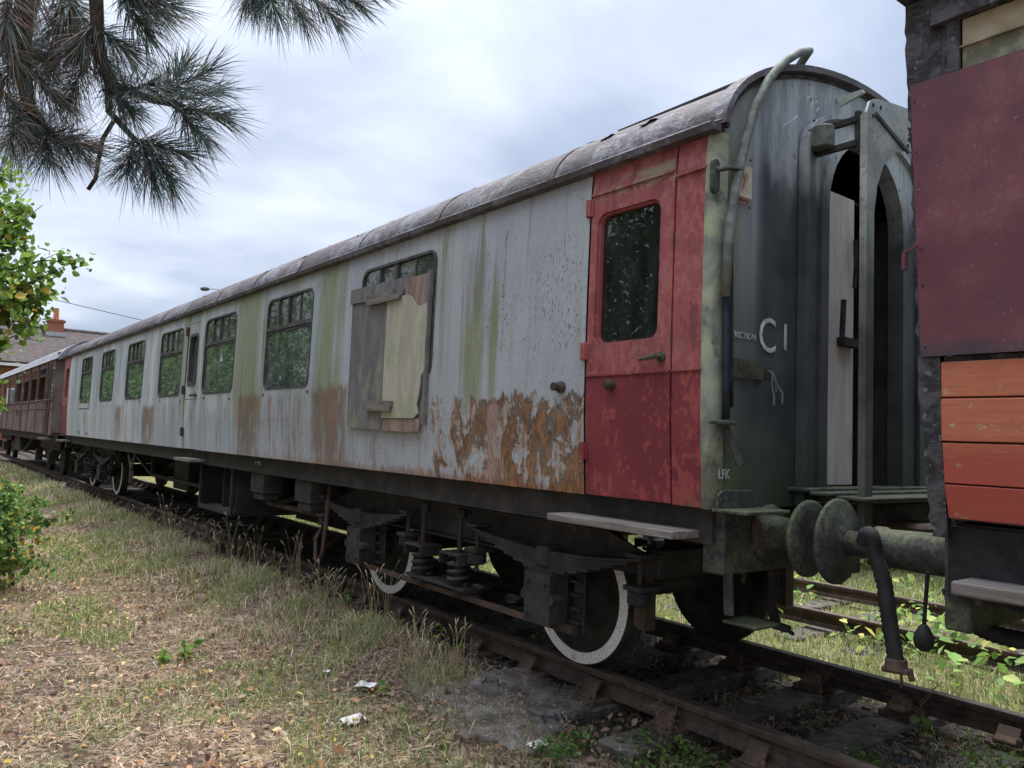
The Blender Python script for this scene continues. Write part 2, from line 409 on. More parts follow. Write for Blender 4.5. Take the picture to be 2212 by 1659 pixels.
def m_timber(g):
    x, y, z = g.pos(); n = g.noise(g.vec(x * 1.6, y * 22, z * 22), 2, 5, .65); f = g.noise(g.vec(x, y, z), 5, 5)
    c = g.mix(n.step(.3, .7), (.115, .098, .085), (.255, .215, .185)); c = g.mix(f.step(.5, .72) * .6, c, (.16, .16, .10))
    return dict(color=c, rough=.85, bump=(n, .7, .006))
def m_ply(a, b, gr):
    def fn(g):
        x, y, z = g.pos(); n = g.noise(g.vec(x * 9, y, z * 2.2), 1, 7, .68, .5); f = g.noise(g.vec(x * 2, y, z), 3.5, 7, .66); h = g.noise(g.vec(x, y, z * .6), 42, 4)
        c = g.mix(n.step(.35, .66), a, b); c = g.mix((f * .8 + n * .2 - (z - 1.9) * .06).step(.48, .62) * gr, c, (.27, .295, .165)); c = g.mix(h.step(.66, .72) * .7, c, (.07, .065, .055))
        return dict(color=c, rough=.85, bump=(n + h * .3, .5, .006))
    return fn
def m_maroon(g):
    x, y, z = g.pos(); P = g.vec(x, y, z); n = g.noise(P, 3.5, 6, .62); f = g.noise(P, 60, 4, .6); st = g.noise(g.vec(x * 26, y, z * 2.0), 1, 5, .62); sc = g.noise(g.vec(x * 8, y, z * 70), 1, 3)
    c = g.mix(n.step(.35, .7), (.125, .036, .046), (.19, .064, .068))
    c = g.mix(st.step(.48, .66) * .35, c, (.10, .045, .055)); c = g.mix((f * .5 + n * .5).step(.55, .62) * .35, c, (.24, .115, .11))
    c = g.mix((1.0 - (z + (n - .5) * .14 + (st - .5) * .06).step(1.855, 1.93)) * .8, c, (.055, .042, .052))
    c = g.mix(z.step(2.78, 2.95) * st.step(.42, .6) * .4, c, (.085, .05, .055))
    c = g.mix(f.step(.70, .73) * .6, c, (.32, .24, .22)); c = g.mix(sc.step(.72, .75) * .35, c, (.30, .17, .16))
    return dict(color=c, rough=.5 + n * .25, spec=.4, bump=(f * .5 + n + st * .3, .25, .004))
def m_plank(g):
    x, y, z = g.pos(); P = g.vec(x, y, z); n = g.noise(P, 7, 7, .68, .4); l = g.noise(P, 17, 7, .72); gr = g.noise(g.vec(x * 3, y, z * 60), 1, 5, .6, .2); st = g.noise(g.vec(x * 30, y, z * 3), 1, 5, .62)
    z0 = z + (n - .5) * .04
    c = g.mix(z0.step(1.45, 1.54), (.43, .095, .065), (.49, .165, .088))
    c = g.mix(n.step(.45, .7) * .5, c, (.38, .095, .068)); c = g.mix(gr.step(.5, .68) * .35, c, (.33, .10, .065))
    c = g.mix(st.step(.55, .7) * .35 * z.step(1.3, 1.8), c, (.36, .22, .13)); c = g.mix((l * .5 + st * .5).step(.62, .67) * .6, c, (.20, .085, .06))
    lich = ((l * .6 + n * .4).step(.555, .585) * g.band(z, 1.53, 1.72, .05)).max((l * .6 + n * .4).step(.60, .62) * .6)
    c = g.mix(lich * .85, c, (.44, .38, .22))
    c = g.mix(l.step(.70, .73) * .7, c, (.12, .08, .06))
    return dict(color=c, rough=.72, spec=.25, bump=(n + l * .5 + gr * .6, .4, .005))
def m_fascia(g):
    x, y, z = g.pos(); P = g.vec(x, y, z); n = g.noise(P, 9, 6, .62)
    c = g.mix(n.step(.4, .65), (.30, .235, .145), (.37, .31, .21)); c = g.mix((1.0 - (z + (n - .5) * .10).step(2.985, 3.05)) * .9, c, g.mix(n.step(.45, .6), (.11, .12, .075), (.24, .23, .18)))
    return dict(color=c, rough=.8, bump=(n, .35, .005))
def m_flaky(g):
    x, y, z = g.pos(); P = g.vec(x, y, z); n = g.noise(P, 9, 6, .66, .8); f = g.noise(P, 30, 5)
    c = g.mix(n.step(.42, .58), (.030, .028, .032), (.085, .080, .080)); c = g.mix(f.step(.62, .68), c, (.17, .165, .16))
    return dict(color=c, rough=.85, bump=(n + f * .5, .9, .015))
def m_derelict(g):
    x, y, z = g.pos(); P = g.vec(x, y, z); n = g.noise(P, 2, 6, .65, .6); st = g.noise(g.vec(x * 7, y, z * 1.0), 1, 5)
    c = g.mix(n.step(.38, .64), (.115, .070, .064), (.195, .135, .115)); c = g.mix(st.step(.48, .64) * .7, c, (.20, .175, .14)); c = g.mix((n * .5 + st * .5).step(.60, .64), c, (.30, .28, .25))
    return dict(color=c, rough=.85, bump=(n, .5, .012))
def m_glassf(tint, dirtcol, dirt, refl=1.75):
    def build(name):
        M = bpy.data.materials.new(name); M.use_nodes = True; g = G(M.node_tree); nt = M.node_tree
        nt.nodes.remove(g.nodes['Principled BSDF']); out = g.nodes['Material Output']
        x, y, z = g.pos()
        n = g.noise(g.vec(x * 9, y * 9, z * 1.6), 1, 5, .6, .4); f = g.noise(g.vec(x, y, z), 5, 5)
        tr = g.n('ShaderNodeBsdfTransparent'); g.set(tr.inputs[0], tint)
        df = g.n('ShaderNodeBsdfDiffuse'); g.set(df.inputs[0], dirtcol)
        m1 = g.n('ShaderNodeMixShader'); g.set(m1.inputs[0], (n.step(.35, .75) * .6 + f.step(.4, .7) * .4) * dirt + dirt * .35)
        g.links.new(tr.outputs[0], m1.inputs[1]); g.links.new(df.outputs[0], m1.inputs[2])
        gl = g.n('ShaderNodeBsdfGlossy'); gl.inputs['Roughness'].default_value = .006
        bp = g.n('ShaderNodeBump'); bp.inputs['Strength'].default_value = .03; bp.inputs['Distance'].default_value = .01
        g.set(bp.inputs['Height'], g.noise(g.vec(x, y, z), 2.5, 2)); g.links.new(bp.outputs[0], gl.inputs['Normal'])
        fr = g.n('ShaderNodeFresnel'); fr.inputs[0].default_value = refl
        m2 = g.n('ShaderNodeMixShader'); g.links.new(fr.outputs[0], m2.inputs[0]); g.links.new(m1.outputs[0], m2.inputs[1]); g.links.new(gl.outputs[0], m2.inputs[2])
        g.links.new(m2.outputs[0], out.inputs[0])
        return M
    return build
def m_tint(leaf=.3, rough=.6):
    def fn(g): return dict(color=g.attr('tint'), rough=rough, spec=.25, leaf=leaf)
    return fn
def m_ground(g):
    x, y, z = g.pos(); P = g.vec(x, y, z); n = g.noise(P, 1.1, 6, .62, .5); f = g.noise(P, 30, 7, .72); k = g.noise(P, 5, 6, .68)
    c = g.mix(f.step(.40, .62), (.060, .042, .033), (.235, .165, .12)); c = g.mix((k * .6 + f * .4).step(.50, .61) * .85, c, (.42, .32, .225))
    c = g.mix(g.noise(P, .9, 5, .65, .8).step(.54, .64) * .65, c, g.mix(f.step(.4, .6), (.035, .026, .022), (.14, .10, .075))); c = g.mix(n.step(.54, .66) * .6, c, g.mix(f.step(.4, .6), (.060, .075, .026), (.15, .165, .06)))
    farg = y.step(.9, 1.6)
    c = g.mix(farg * .7, c, g.mix(f.step(.4, .62), (.11, .125, .04), (.27, .26, .11)))
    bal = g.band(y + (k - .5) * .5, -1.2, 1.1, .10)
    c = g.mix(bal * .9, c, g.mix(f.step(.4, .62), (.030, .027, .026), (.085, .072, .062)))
    return dict(color=c, rough=.95, spec=.1, bump=(f + k, 1.0, .035))

MT = {}
for nm, fn in dict(grey_paint=m_side, red_paint=m_door, end_paint=m_end, corner_post=m_post, roof_felt=m_roof, underframe=m_under, rusty_iron=m_rusty, mossy_iron=m_mossy,
                   gangway=m_gang, white_tyre=m_white, timber=m_timber, ply_grey=m_ply((.125, .115, .112), (.20, .185, .172), .55), ply_pale=m_ply((.34, .315, .235), (.46, .43, .32), .55), wood_bare=m_ply((.17, .115, .09), (.36, .255, .20), 0),
                   maroon=m_maroon, plank_red=m_plank, fascia=m_fascia, flaky=m_flaky, derelict=m_derelict, ground=m_ground, leaf=m_tint(.40), blade=m_tint(.40, .7), needle=m_tint(.12, .55),
                   frame_metal=m_plainf((.045, .045, .042), (.105, .10, .09), 9), bark=m_plainf((.055, .045, .036), (.125, .105, .085), 8, .9, .1, .9, (2, 2, .5), .02),
                   wheel=m_plainf((.022, .022, .020), (.050, .050, .036), 7), pipe_green=m_plainf((.10, .11, .092), (.19, .20, .165), 14), pipe_blue=m_plainf((.012, .016, .024), (.03, .038, .052), 9, .5),
                   cream=m_plainf((.60, .52, .46), (.76, .69, .63), 4, .7, .3, .15, (3, 3, .7)), interior=m_plainf((.045, .042, .04), (.08, .072, .065), 4), concrete=m_plainf((.048, .042, .036), (.115, .100, .084), 8, .9, .15, .7, (1, 1, 1), .015),
                   rail=m_plainf((.050, .034, .028), (.105, .068, .052), 10, .7, .3, .3), letter=m_plainf((.34, .35, .345), (.66, .67, .66), 22, .6, .3, 0), rubber=m_plainf((.012, .012, .013), (.030, .030, .030), 12, .7),
                   roof_pale=m_plainf((.13, .133, .14), (.27, .275, .285), 2.5, .75, .3, .6, (2, .8, .8), .02), tile=m_plainf((.060, .050, .048), (.105, .085, .080), 3, .9, .1, .6, (1, 1, 6), .03), brick=m_plainf((.22, .085, .05), (.35, .15, .085), 12, .9, .1), terracotta=m_plainf((.42, .13, .06), (.5, .18, .09), 9, .8), render=m_plainf((.6, .6, .58), (.7, .7, .68), 2),
                   steel=m_plainf((.30, .31, .32), (.4, .41, .42), 4, .5), paper=m_plainf((.42, .40, .37), (.66, .64, .61), 16, .8, .2, .8, (1, 1, 1), .012), sign=m_plainf((.42, .38, .27), (.55, .51, .38), 10), sign_red=m_plainf((.35, .14, .08), (.45, .22, .13), 10),
                   lichen_dark=m_plainf((.05, .055, .035), (.10, .11, .06), 12), black_print=m_plainf((.012, .012, .013), (.02, .02, .022), 9), maroon_interior=m_plainf((.07, .02, .025), (.11, .035, .035), 4), stem=m_plainf((.13, .08, .05), (.22, .14, .09), 30), stone=m_plainf((.06, .055, .05), (.14, .13, .115), 9, .9)).items():
    MT[nm] = mat(nm, fn)
MT['glass'] = m_glassf((.42, .50, .46), (.28, .34, .31), .46, 2.1)('glass')
MT['glass_door'] = m_glassf((.42, .48, .46), (.20, .24, .20), .14, 2.0)('glass_door')
MT['glass_dirty'] = m_glassf((.30, .33, .32), (.22, .23, .22), .65, 1.8)('glass_dirty')
def _sheet():
    M = bpy.data.materials.new('polythene'); M.use_nodes = True; g = G(M.node_tree); out = g.nodes['Material Output']; b = g.nodes['Principled BSDF']
    x, y, z = g.pos(); n = g.noise(g.vec(x, y, z), 7, 5)
    g.set(b.inputs['Base Color'], g.mix(n.step(.4, .7), (.19, .165, .145), (.30, .27, .24))); b.inputs['Roughness'].default_value = .38
    t = g.n('ShaderNodeBsdfTransparent'); mx = g.n('ShaderNodeMixShader'); g.set(mx.inputs[0], .20 + n.step(.4, .75) * .26)
    g.links.new(t.outputs[0], mx.inputs[1]); g.links.new(b.outputs[0], mx.inputs[2]); g.links.new(mx.outputs[0], out.inputs[0])
    return M
MT['polythene'] = _sheet()

# ------------------------------------------------------------------ ground
GZ = -0.26
def gh(x, y):
    """height of the ground"""
    b = .02 * np.sin(x * 1.7 + y * .9) + .018 * np.sin(x * .6 - y * 2.3 + 1) + .012 * np.sin(x * 4.1 + 2 * y)
    tr = np.exp(-((np.abs(y) / 1.1) ** 6)) * np.where(x > -6, .005, -.04)
    rise = np.clip((-y - 1.4) / 3, 0, 1) * .03
    bank = np.clip((-x - 2.2) / .8, 0, 1) * np.clip((-y - .84) / .12, 0, 1) * np.clip((y + 2.1) / .8, 0, 1) * .11
    return GZ + b + tr + rise + bank
xs = np.concatenate([np.linspace(-400, -60, 12)[:-1], np.linspace(-60, -14, 40)[:-1], np.linspace(-14, 5, 130)[:-1], np.linspace(5, 30, 20)[:-1], np.linspace(30, 400, 12)])
ys = np.concatenate([np.linspace(-400, -20, 12)[:-1], np.linspace(-20, -5, 20)[:-1], np.linspace(-5, 6, 90)[:-1], np.linspace(6, 20, 14)[:-1], np.linspace(20, 400, 12)])
XX, YY = np.meshgrid(xs, ys, indexing='ij')
near = (np.abs(XX) < 20) & (np.abs(YY) < 9)
ZZ = gh(XX, YY) + np.where(near, rng.normal(0, .008, XX.shape), 0)
nx, ny = len(xs), len(ys); idx = np.arange(nx * ny).reshape(nx, ny)
quick('ground', np.stack([XX, YY, ZZ], -1).reshape(-1, 3), [np.stack([idx[:-1, :-1], idx[1:, :-1], idx[1:, 1:], idx[:-1, 1:]], -1).reshape(-1, 4)], MT['ground'], smooth=True)['kind'] = 'structure'

# ------------------------------------------------------------------ railway tracks
RAILP = [(-.035, 0), (.035, 0), (.038, -.012), (.034, -.040), (.010, -.052), (.009, -.100), (.030, -.110), (.034, -.145), (-.034, -.145), (-.030, -.110), (-.009, -.100), (-.010, -.052), (-.034, -.040), (-.038, -.012)]
def railway(label, yc, x0, x1, sx0, sx1, pitch, first, zoff=0.0, chairs=True):
    t = empty('railway_track', (first, yc, zoff - .30), label, 'railway track')
    def L(x): return x - first
    for sgn in (-1, 1):
        b = MB(); b.prism([(p + sgn * .7525, q + .30) for p, q in RAILP], L(x0), L(x1), 'x'); b.build('rail', MT['rail'], t)
    proto = None; ch = None; k = 0; x = first
    poss = []
    i = 0
    while first - i * pitch > sx0: poss.append(first - i * pitch); i += 1
    i = 1
    while first + i * pitch < sx1: poss.append(first + i * pitch); i += 1
    b = MB(); b.box((0, 0, 0), (.26, 2.55, .14)); sl = b.build('sleeper', MT['concrete'], t, bevel=.012); sme = sl.data
    b = MB(); b.box((0, 0, .018), (.20, .36, .036))
    b.prism([(-.17, .036), (-.155, .036), (-.045, .12), (-.042, .135), (-.075, .14), (-.12, .075), (-.17, .055)], -.06, .06, 'x'); b.prism([(.17, .036), (.045, .036), (.045, .10), (.075, .12), (.12, .075), (.17, .055)], -.06, .06, 'x')
    b.lathe([(.018, 0), (.018, .035), (.01, .05)], (.07, -.14, .036), (0, 0, 1), 8); b.lathe([(.018, 0), (.018, .035), (.01, .05)], (-.07, .14, .036), (0, 0, 1), 8)
    if chairs: c0 = b.build('chair', MT['rusty_iron'], sl, bevel=.006); cme = c0.data
    for j, x in enumerate(poss):
        s = sl if j == 0 else link('sleeper', sme, t)
        s.location = (L(x), random.uniform(-.03, .03), .30 - .145 - .036 - .07); s.rotation_euler.z = random.uniform(-.012, .012)
        if chairs:
            for sgn in (-1, 1):
                c = c0 if (j == 0 and sgn < 0) else link('chair', cme, s)
                c.location = (0, sgn * .7525, .07); c.rotation_euler.z = 0 if sgn < 0 else math.pi
    return t
railway('rusty rails on worn sleepers carrying the grey and maroon coaches', 0, -75, 14, -22, 3.2, .62, -.04)
railway('overgrown empty track half hidden in green weeds beyond the grey coach', 3.36, -75, 20, -9, 6, .7, -.4, -.05, False)

# ------------------------------------------------------------------ grey coach
ZP = [0.9, 1.17, 1.6, 2.0, 2.5, 2.9, 3.08]; YP = [1.325, 1.342, 1.366, 1.372, 1.370, 1.362, 1.346]
def prof(z): return float(np.interp(z, ZP, YP))
def near_pt(off=0.0): return lambda x, z: (x, -(prof(z) + off), z)
def far_pt(off=0.0): return lambda x, z: (x, prof(z) + off, z)
L = 19.6
coach = empty('railway_coach', (0, 0, 0), 'weathered pale grey passenger coach with a red end door and rust peeling along its side', 'railway coach')
WX = [-3.15, -5.39, -7.61, -9.85, -12.09, -14.36, -16.55]
WW, WH, WZ = 1.2, .97, 2.395
ZB, ZT = 1.17, 3.07
def side_wall(fn, xa, xz, wxs):
    b = MB(); b.s = True
    zr = [ZB, 1.4, 1.6, 1.84]; zu = [2.95, 3.02, ZT]
    def strip(x0, x1, zs):
        n = max(1, int((x1 - x0) / .5)); X = [x0 + (x1 - x0) * i / n for i in range(n + 1)]
        for i in range(n):
            for j in range(len(zs) - 1): b.add([fn(X[i], zs[j]), fn(X[i + 1], zs[j]), fn(X[i + 1], zs[j + 1]), fn(X[i], zs[j + 1])], [(0, 1, 2, 3)])
    edges = sorted([(c - WW / 2 - .08, c + WW / 2 + .08, c) for c in wxs])
    cur = xa
    for a, e, c in edges:
        strip(cur, a, zr + [2.1, 2.4, 2.7] + zu)
        strip(a, e, zr); strip(a, e, zu)
        inner = rrect(c, WZ, WW, WH, .10)
        ow, oh = (e - a) / 2, (2.95 - 1.84) / 2; zc = (2.95 + 1.84) / 2
        outer = []
        for (px, pz) in inner:
            dx_, dz_ = px - c, pz - WZ
            s = min(ow / abs(dx_) if dx_ else 9e9, (oh) / abs(dz_) if dz_ else 9e9)
            outer.append((c + dx_ * s, zc + dz_ * s))
        ring_face(b, outer, inner, fn)
        f2 = lambda x, z: (fn(x, z)[0], fn(x, z)[1] * (1 - .05 / abs(fn(x, z)[1])), z)
        n = len(inner); b.add([fn(*p) for p in inner] + [f2(*p) for p in inner], [(i, (i + 1) % n, n + (i + 1) % n, n + i) for i in range(n)])
        # corner gaps of the ring
        for sx in (-1, 1):
            for sz in (-1, 1):
                k = [q for q in outer if (q[0] - c) * sx > 0 and (q[1] - zc) * sz > 0]
                A = [q for q in k if abs(abs(q[0] - c) - ow) < 1e-6]; B = [q for q in k if abs(abs(q[1] - zc) - oh) < 1e-6]
                if A and B:
                    A = max(A, key=lambda q: abs(q[1] - zc)); B = max(B, key=lambda q: abs(q[0] - c))
                    b.add([fn(*A), fn(c + sx * ow, zc + sz * oh), fn(*B)], [(0, 1, 2)])
        cur = e
    strip(cur, xz, zr + [2.1, 2.4, 2.7] + zu)
    return b
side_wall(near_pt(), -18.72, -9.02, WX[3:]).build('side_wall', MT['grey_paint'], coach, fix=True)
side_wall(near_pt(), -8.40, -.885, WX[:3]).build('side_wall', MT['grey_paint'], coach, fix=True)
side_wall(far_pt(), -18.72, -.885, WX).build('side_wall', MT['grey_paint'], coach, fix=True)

def window(xc, sgn, par, dark=False):
    fn = near_pt if sgn < 0 else far_pt
    b = MB(); o_ = rrect(xc, WZ, WW + .016, WH + .016, .107); i_ = rrect(xc, WZ, WW - .028, WH - .028, .088)
    ring_face(b, o_, i_, fn(.006)); n = len(o_)
    b.add([fn(.006)(*p) for p in i_] + [fn(-.045)(*p) for p in i_], [(i, (i + 1) % n, n + (i + 1) % n, n + i) for i in range(n)])
    b.add([fn(.006)(*p) for p in o_] + [fn(-.01)(*p) for p in o_], [(i, (i + 1) % n, n + (i + 1) % n, n + i) for i in range(n)])
    w_ = b.build('window_frame', MT['frame_metal'], par)
    y = lambda z, d: sgn * (prof(z) - d)
    zt = 2.555
    b = MB(); b.b2((xc - .582, y(zt, -.004), zt - .022), (xc + .582, y(zt, .05), zt + .022)); b.b2((xc - .582, y(zt, .006), zt - .05), (xc + .582, y(zt, .05), zt - .0225)); b.build('transom', MT['frame_metal'], w_, bevel=.004)
    b = MB(); b.b2((xc - .584, y(2.2, .018), 1.928), (xc + .584, y(2.2, .024), 2.506)); b.build('pane', MT['glass'], w_)
    xd = [-.584, -.30, -.03, .28, .584]
    for i in range(4):
        dd = .014 if i in (0, 3) else .024
        b = MB(); b.b2((xc + xd[i] + .004, y(2.7, dd), 2.578), (xc + xd[i + 1] - .004, y(2.7, dd + .005), 2.862)); b.build('pane', MT['glass_dirty'], w_)
    for i in (1, 2, 3):
        wd = .045 if i == 2 else .022
        b = MB(); b.b2((xc + xd[i] - wd / 2, y(2.7, .004), 2.578), (xc + xd[i] + wd / 2, y(2.7, .040), 2.868)); b.build('mullion', MT['frame_metal'], w_)
    return w_
wins = [window(x, -1, coach) for x in WX]
for x in WX: window(x, 1, coach)
# white triangle sticker in the third window
b = MB(); b.prism([(-7.60, 2.30), (-7.48, 2.30), (-7.54, 2.42)], -1.3555, -1.3540); b.build('sticker', MT['letter'], wins[2])['label'] = 'small white triangle sticker'

def door(x0, x1, wx0, wx1, wz0, wz1, M, par, fn, z0=ZB + .004, z1=3.06, r=.07, glass='glass'):
    b = MB(); b.s = True
    inner = rrect((wx0 + wx1) / 2, (wz0 + wz1) / 2, wx1 - wx0, wz1 - wz0, r)
    ca, cz = (wx0 + wx1) / 2, (wz0 + wz1) / 2
    zl, zh = wz0 - .06, wz1 + .06
    outer = []
    for px, pz in inner:
        dx_, dz_ = px - ca, pz - cz
        s = min((x1 - ca if dx_ > 0 else ca - x0) / abs(dx_) if dx_ else 9e9, ((zh - cz) if dz_ > 0 else (cz - zl)) / abs(dz_) if dz_ else 9e9)
        outer.append((ca + dx_ * s, cz + dz_ * s))
    ring_face(b, outer, inner, fn)
    for sx in (-1, 1):
        for sz in (-1, 1):
            X = x1 if sx > 0 else x0; Z = zh if sz > 0 else zl
            k = [q for q in outer if (q[0] - ca) * sx > 0 and (q[1] - cz) * sz > 0]
            A = [q for q in k if abs(q[0] - X) < 1e-6]; B = [q for q in k if abs(q[1] - Z) < 1e-6]
            if A and B: b.add([fn(*max(A, key=lambda q: abs(q[1] - cz))), fn(X, Z), fn(*max(B, key=lambda q: abs(q[0] - ca)))], [(0, 1, 2)])
    for za, zb_ in ((z0, 1.4), (1.4, 1.6), (1.6, 1.845), (1.853, zl), (zh, 2.90), (2.906, z1)):
        if zb_ > za: b.add([fn(x0, za), fn(x1, za), fn(x1, zb_), fn(x0, zb_)], [(0, 1, 2, 3)])
    b.s = False
    dp = lambda p, d: (fn(*p)[0], fn(*p)[1] + d * (1 if fn(*p)[1] < 0 else -1), fn(*p)[2])
    n = len(inner); b.add([fn(*p) for p in inner] + [dp(p, .06) for p in inner], [(i, (i + 1) % n, n + (i + 1) % n, n + i) for i in range(n)])
    for xe in (x0, x1):
        zs = [z0, 1.4, 1.6, 1.845, zl, zh, z1]
        for i in range(len(zs) - 1): b.add([fn(xe, zs[i]), dp((xe, zs[i]), .04), dp((xe, zs[i + 1]), .04), fn(xe, zs[i + 1])], [(0, 1, 2, 3)])
    b.add([dp((x0, z0), .045), dp((x1, z0), .045), dp((x1, zl), .045), dp((x0, zl), .045)], [(0, 1, 2, 3)])   # back sheet of the lower half
    b.add([dp((x0, zh), .045), dp((x1, zh), .045), dp((x1, z1), .045), dp((x0, z1), .045)], [(0, 1, 2, 3)])
    d = b.build('door', M, par)
    b = MB(); y0 = fn(0, (wz0 + wz1) / 2)[1]; s_ = 1 if y0 < 0 else -1
    b.b2((wx0 - .02, y0 + s_ * .046, wz0 - .02), (wx1 + .02, y0 + s_ * .051, wz1 + .02)); b.build('pane', MT[glass], d)
    return d
d1 = door(-.868, -.245, -.815, -.335, 2.02, 2.785, MT['red_paint'], coach, near_pt(.004), glass='glass_door'); d1['label'] = 'faded red end door with a drop window'
for hz in (2.83, 1.99, 1.42):
    b = MB(); b.lathe([(.02, -.05), (.02, .05)], (-.877, -prof(hz) - .018, hz), (0, 0, 1), 10); b.b2((-.905, -prof(hz) - .016, hz - .05), (-.85, -prof(hz) - .003, hz + .05)); b.build('hinge', MT['red_paint'], d1, bevel=.003)
b = MB(); b.lathe([(.028, 0), (.028, .012), (.014, .016), (.014, .05)], (-.30, -prof(1.925) - .004, 1.925), (0, -1, 0), 12); b.tube([(-.30, -prof(1.92) - .05, 1.925), (-.34, -prof(1.92) - .055, 1.922), (-.42, -prof(1.92) - .045, 1.915)], [.016, .015, .010], 8); b.build('handle', MT['lichen_dark'], d1)
b = MB(); b.lathe([(.03, 0), (.03, .03), (.018, .055)], (-.66, -prof(1.79) - .004, 1.79), (0, -1, 0), 12); b.build('door_stop', MT['rusty_iron'], d1)
b = MB(); b.b2((-.862, -prof(2.93) - .018, 2.897), (-.25, -prof(2.93) - .003, 2.912)); b.build('drip_strip', MT['red_paint'], d1)
b = MB(); b.b2((-.866, -prof(1.85) - .012, 1.842), (-.247, -prof(1.85) - .003, 1.856)); b.build('waist_joint', MT['red_paint'], d1)
# inner frame of the drop window
b = MB(); o_ = rrect(-.575, 2.4025, .482, .767, .07); i_ = rrect(-.575, 2.4025, .452, .737, .058)
ring_face(b, o_, i_, near_pt(-.012)); n = len(o_); b.add([near_pt(-.012)(*p) for p in i_] + [near_pt(-.04)(*p) for p in i_], [(i, (i + 1) % n, n + (i + 1) % n, n + i) for i in range(n)]); b.build('window_frame', MT['red_paint'], d1)
d2 = door(-9.015, -8.405, -8.90, -8.52, 2.04, 2.74, MT['grey_paint'], coach, near_pt(-.006)); d2['label'] = 'narrow grey side door between two windows'
for hz in (2.80, 1.98, 1.40):
    b = MB(); b.lathe([(.022, -.06), (.022, .06)], (-9.02, -prof(hz) - .016, hz), (0, 0, 1), 8); b.b2((-9.06, -prof(hz) - .012, hz - .05), (-8.98, -prof(hz) - .001, hz + .05)); b.build('hinge', MT['rusty_iron'], d2)
b = MB(); b.lathe([(.028, 0), (.02, .04)], (-8.46, -prof(1.9), 1.90), (0, -1, 0), 10); b.bar((-8.46, -prof(1.9) - .045, 1.9), (-8.58, -prof(1.9) - .045, 1.89), .02, .025); b.build('handle', MT['frame_metal'], d2)
b = MB(); o_ = rrect(-8.71, 2.39, .40, .72, .06); i_ = rrect(-8.71, 2.39, .33, .64, .04)
ring_face(b, o_, i_, near_pt(.004)); n = len(o_); b.add([near_pt(.004)(*p) for p in i_] + [near_pt(-.04)(*p) for p in i_], [(i, (i + 1) % n, n + (i + 1) % n, n + i) for i in range(n)]); b.build('window_frame', MT['frame_metal'], d2)
# red pillars: by the near corner, far end door, and mirrored on the other side
def panel(x0, x1, fn, M, name, par=None):
    b = MB(); b.s = True; zs = [ZB, 1.4, 1.6, 1.845, 2.1, 2.4, 2.7, 2.9, ZT]
    for i in range(len(zs) - 1): b.add([fn(x0, zs[i]), fn(x1, zs[i]), fn(x1, zs[i + 1]), fn(x0, zs[i + 1])], [(0, 1, 2, 3)])
    b.s = False
    for xe in (x0, x1):
        for i in range(len(zs) - 1):
            p, q = fn(xe, zs[i]), fn(xe, zs[i + 1]); s_ = 1 if p[1] < 0 else -1
            b.add([p, (p[0], p[1] + s_ * .04, p[2]), (q[0], q[1] + s_ * .04, q[2]), q], [(0, 1, 2, 3)])
    return b.build(name, M, par or coach)
pl = panel(-.232, -.035, near_pt(.002), MT['red_paint'], 'pillar_panel'); pl['label'] = 'red pillar between end door and corner'
b = MB(); b.bar((-.23, -prof(2.86) - .012, 2.868), (-.04, -prof(2.86) - .012, 2.872), .012, .014); b.build('drip_strip', MT['red_paint'], pl)
b = MB(); b.bar((-.23, -prof(1.85) - .006, 1.85), (-.04, -prof(1.85) - .006, 1.85), .008, .010); b.build('waist_joint', MT['red_paint'], pl)
d3 = door(-19.36, -18.735, -19.25, -18.83, 2.03, 2.765, MT['red_paint'], coach, near_pt(.002)); d3['label'] = 'faded red door at the far end'
panel(-L + .04, -19.37, near_pt(.002), MT['red_paint'], 'pillar_panel')
panel(-.87, -.035, far_pt(.002), MT['red_paint'], 'pillar_panel'); panel(-L + .04, -18.735, far_pt(.002), MT['red_paint'], 'pillar_panel')
# inside: floor, ceiling, corridor partition
b = MB(); b.b2((-L + .1, -1.29, 1.19), (-.10, 1.29, 1.235)); b.build('floor', MT['interior'], coach)
b = MB(); b.b2((-L + .1, -1.26, 3.02), (-.10, 1.26, 3.04)); b.build('ceiling', MT['interior'], coach)
b = MB()
for c in [-.95, -2.35, -4.27, -6.5, -8.73, -10.97, -13.2, -15.4, -17.6, -18.6]: b.b2((c - .02, -.50, 1.24), (c + .02, 1.27, 3.015))
b.build('compartment_wall', MT['interior'], coach)
b = MB(); b.b2((-18.6, -.56, 1.24), (-2.35, -.53, 1.95)); b.b2((-18.6, -.56, 2.75), (-2.35, -.53, 3.015)); b.build('corridor_wall', MT['interior'], coach)
b = MB(); b.b2((-2.35, -1.0, 1.24), (-1.0, -.97, 3.015)); b.build('corridor_wall', MT['interior'], coach)

# roof
NR = 32; RZ0, RH, RW, REX = 3.075, .572, 1.348, 1.9
def roof_pt(a):                         # a from 0 (near eave) to pi (far eave)
    c, s = math.cos(a), math.sin(a); e = 2 / REX
    return (-RW * math.copysign(abs(c) ** e, c), RZ0 + RH * abs(s) ** e)
def roof_strip(x0, x1, nxs, sx=1.0, noise=0.0, name='roof', M='roof_felt', par=None):
    X = np.linspace(x0, x1, nxs); vs = []; fs = []
    for i, x in enumerate(X):
        for j in range(NR + 1):
            y, z = roof_pt(math.pi * j / NR); d = noise * (math.sin(x * 5.1 + j) + math.sin(x * 2.3 - j * 1.7)) if noise else 0
            vs.append((x, y * (sx + d), RZ0 + (z - RZ0) * (sx + d)))
    k = NR + 1
    for i in range(nxs - 1):
        for j in range(NR): fs.append((i * k + j, i * k + j + 1, (i + 1) * k + j + 1, (i + 1) * k + j))
    b = MB(); b.add(vs, fs); return b.build(name, MT[M], par or coach, smooth=True, fix=True)
roof = roof_strip(-L, .055, 120, 1.0, .0012)
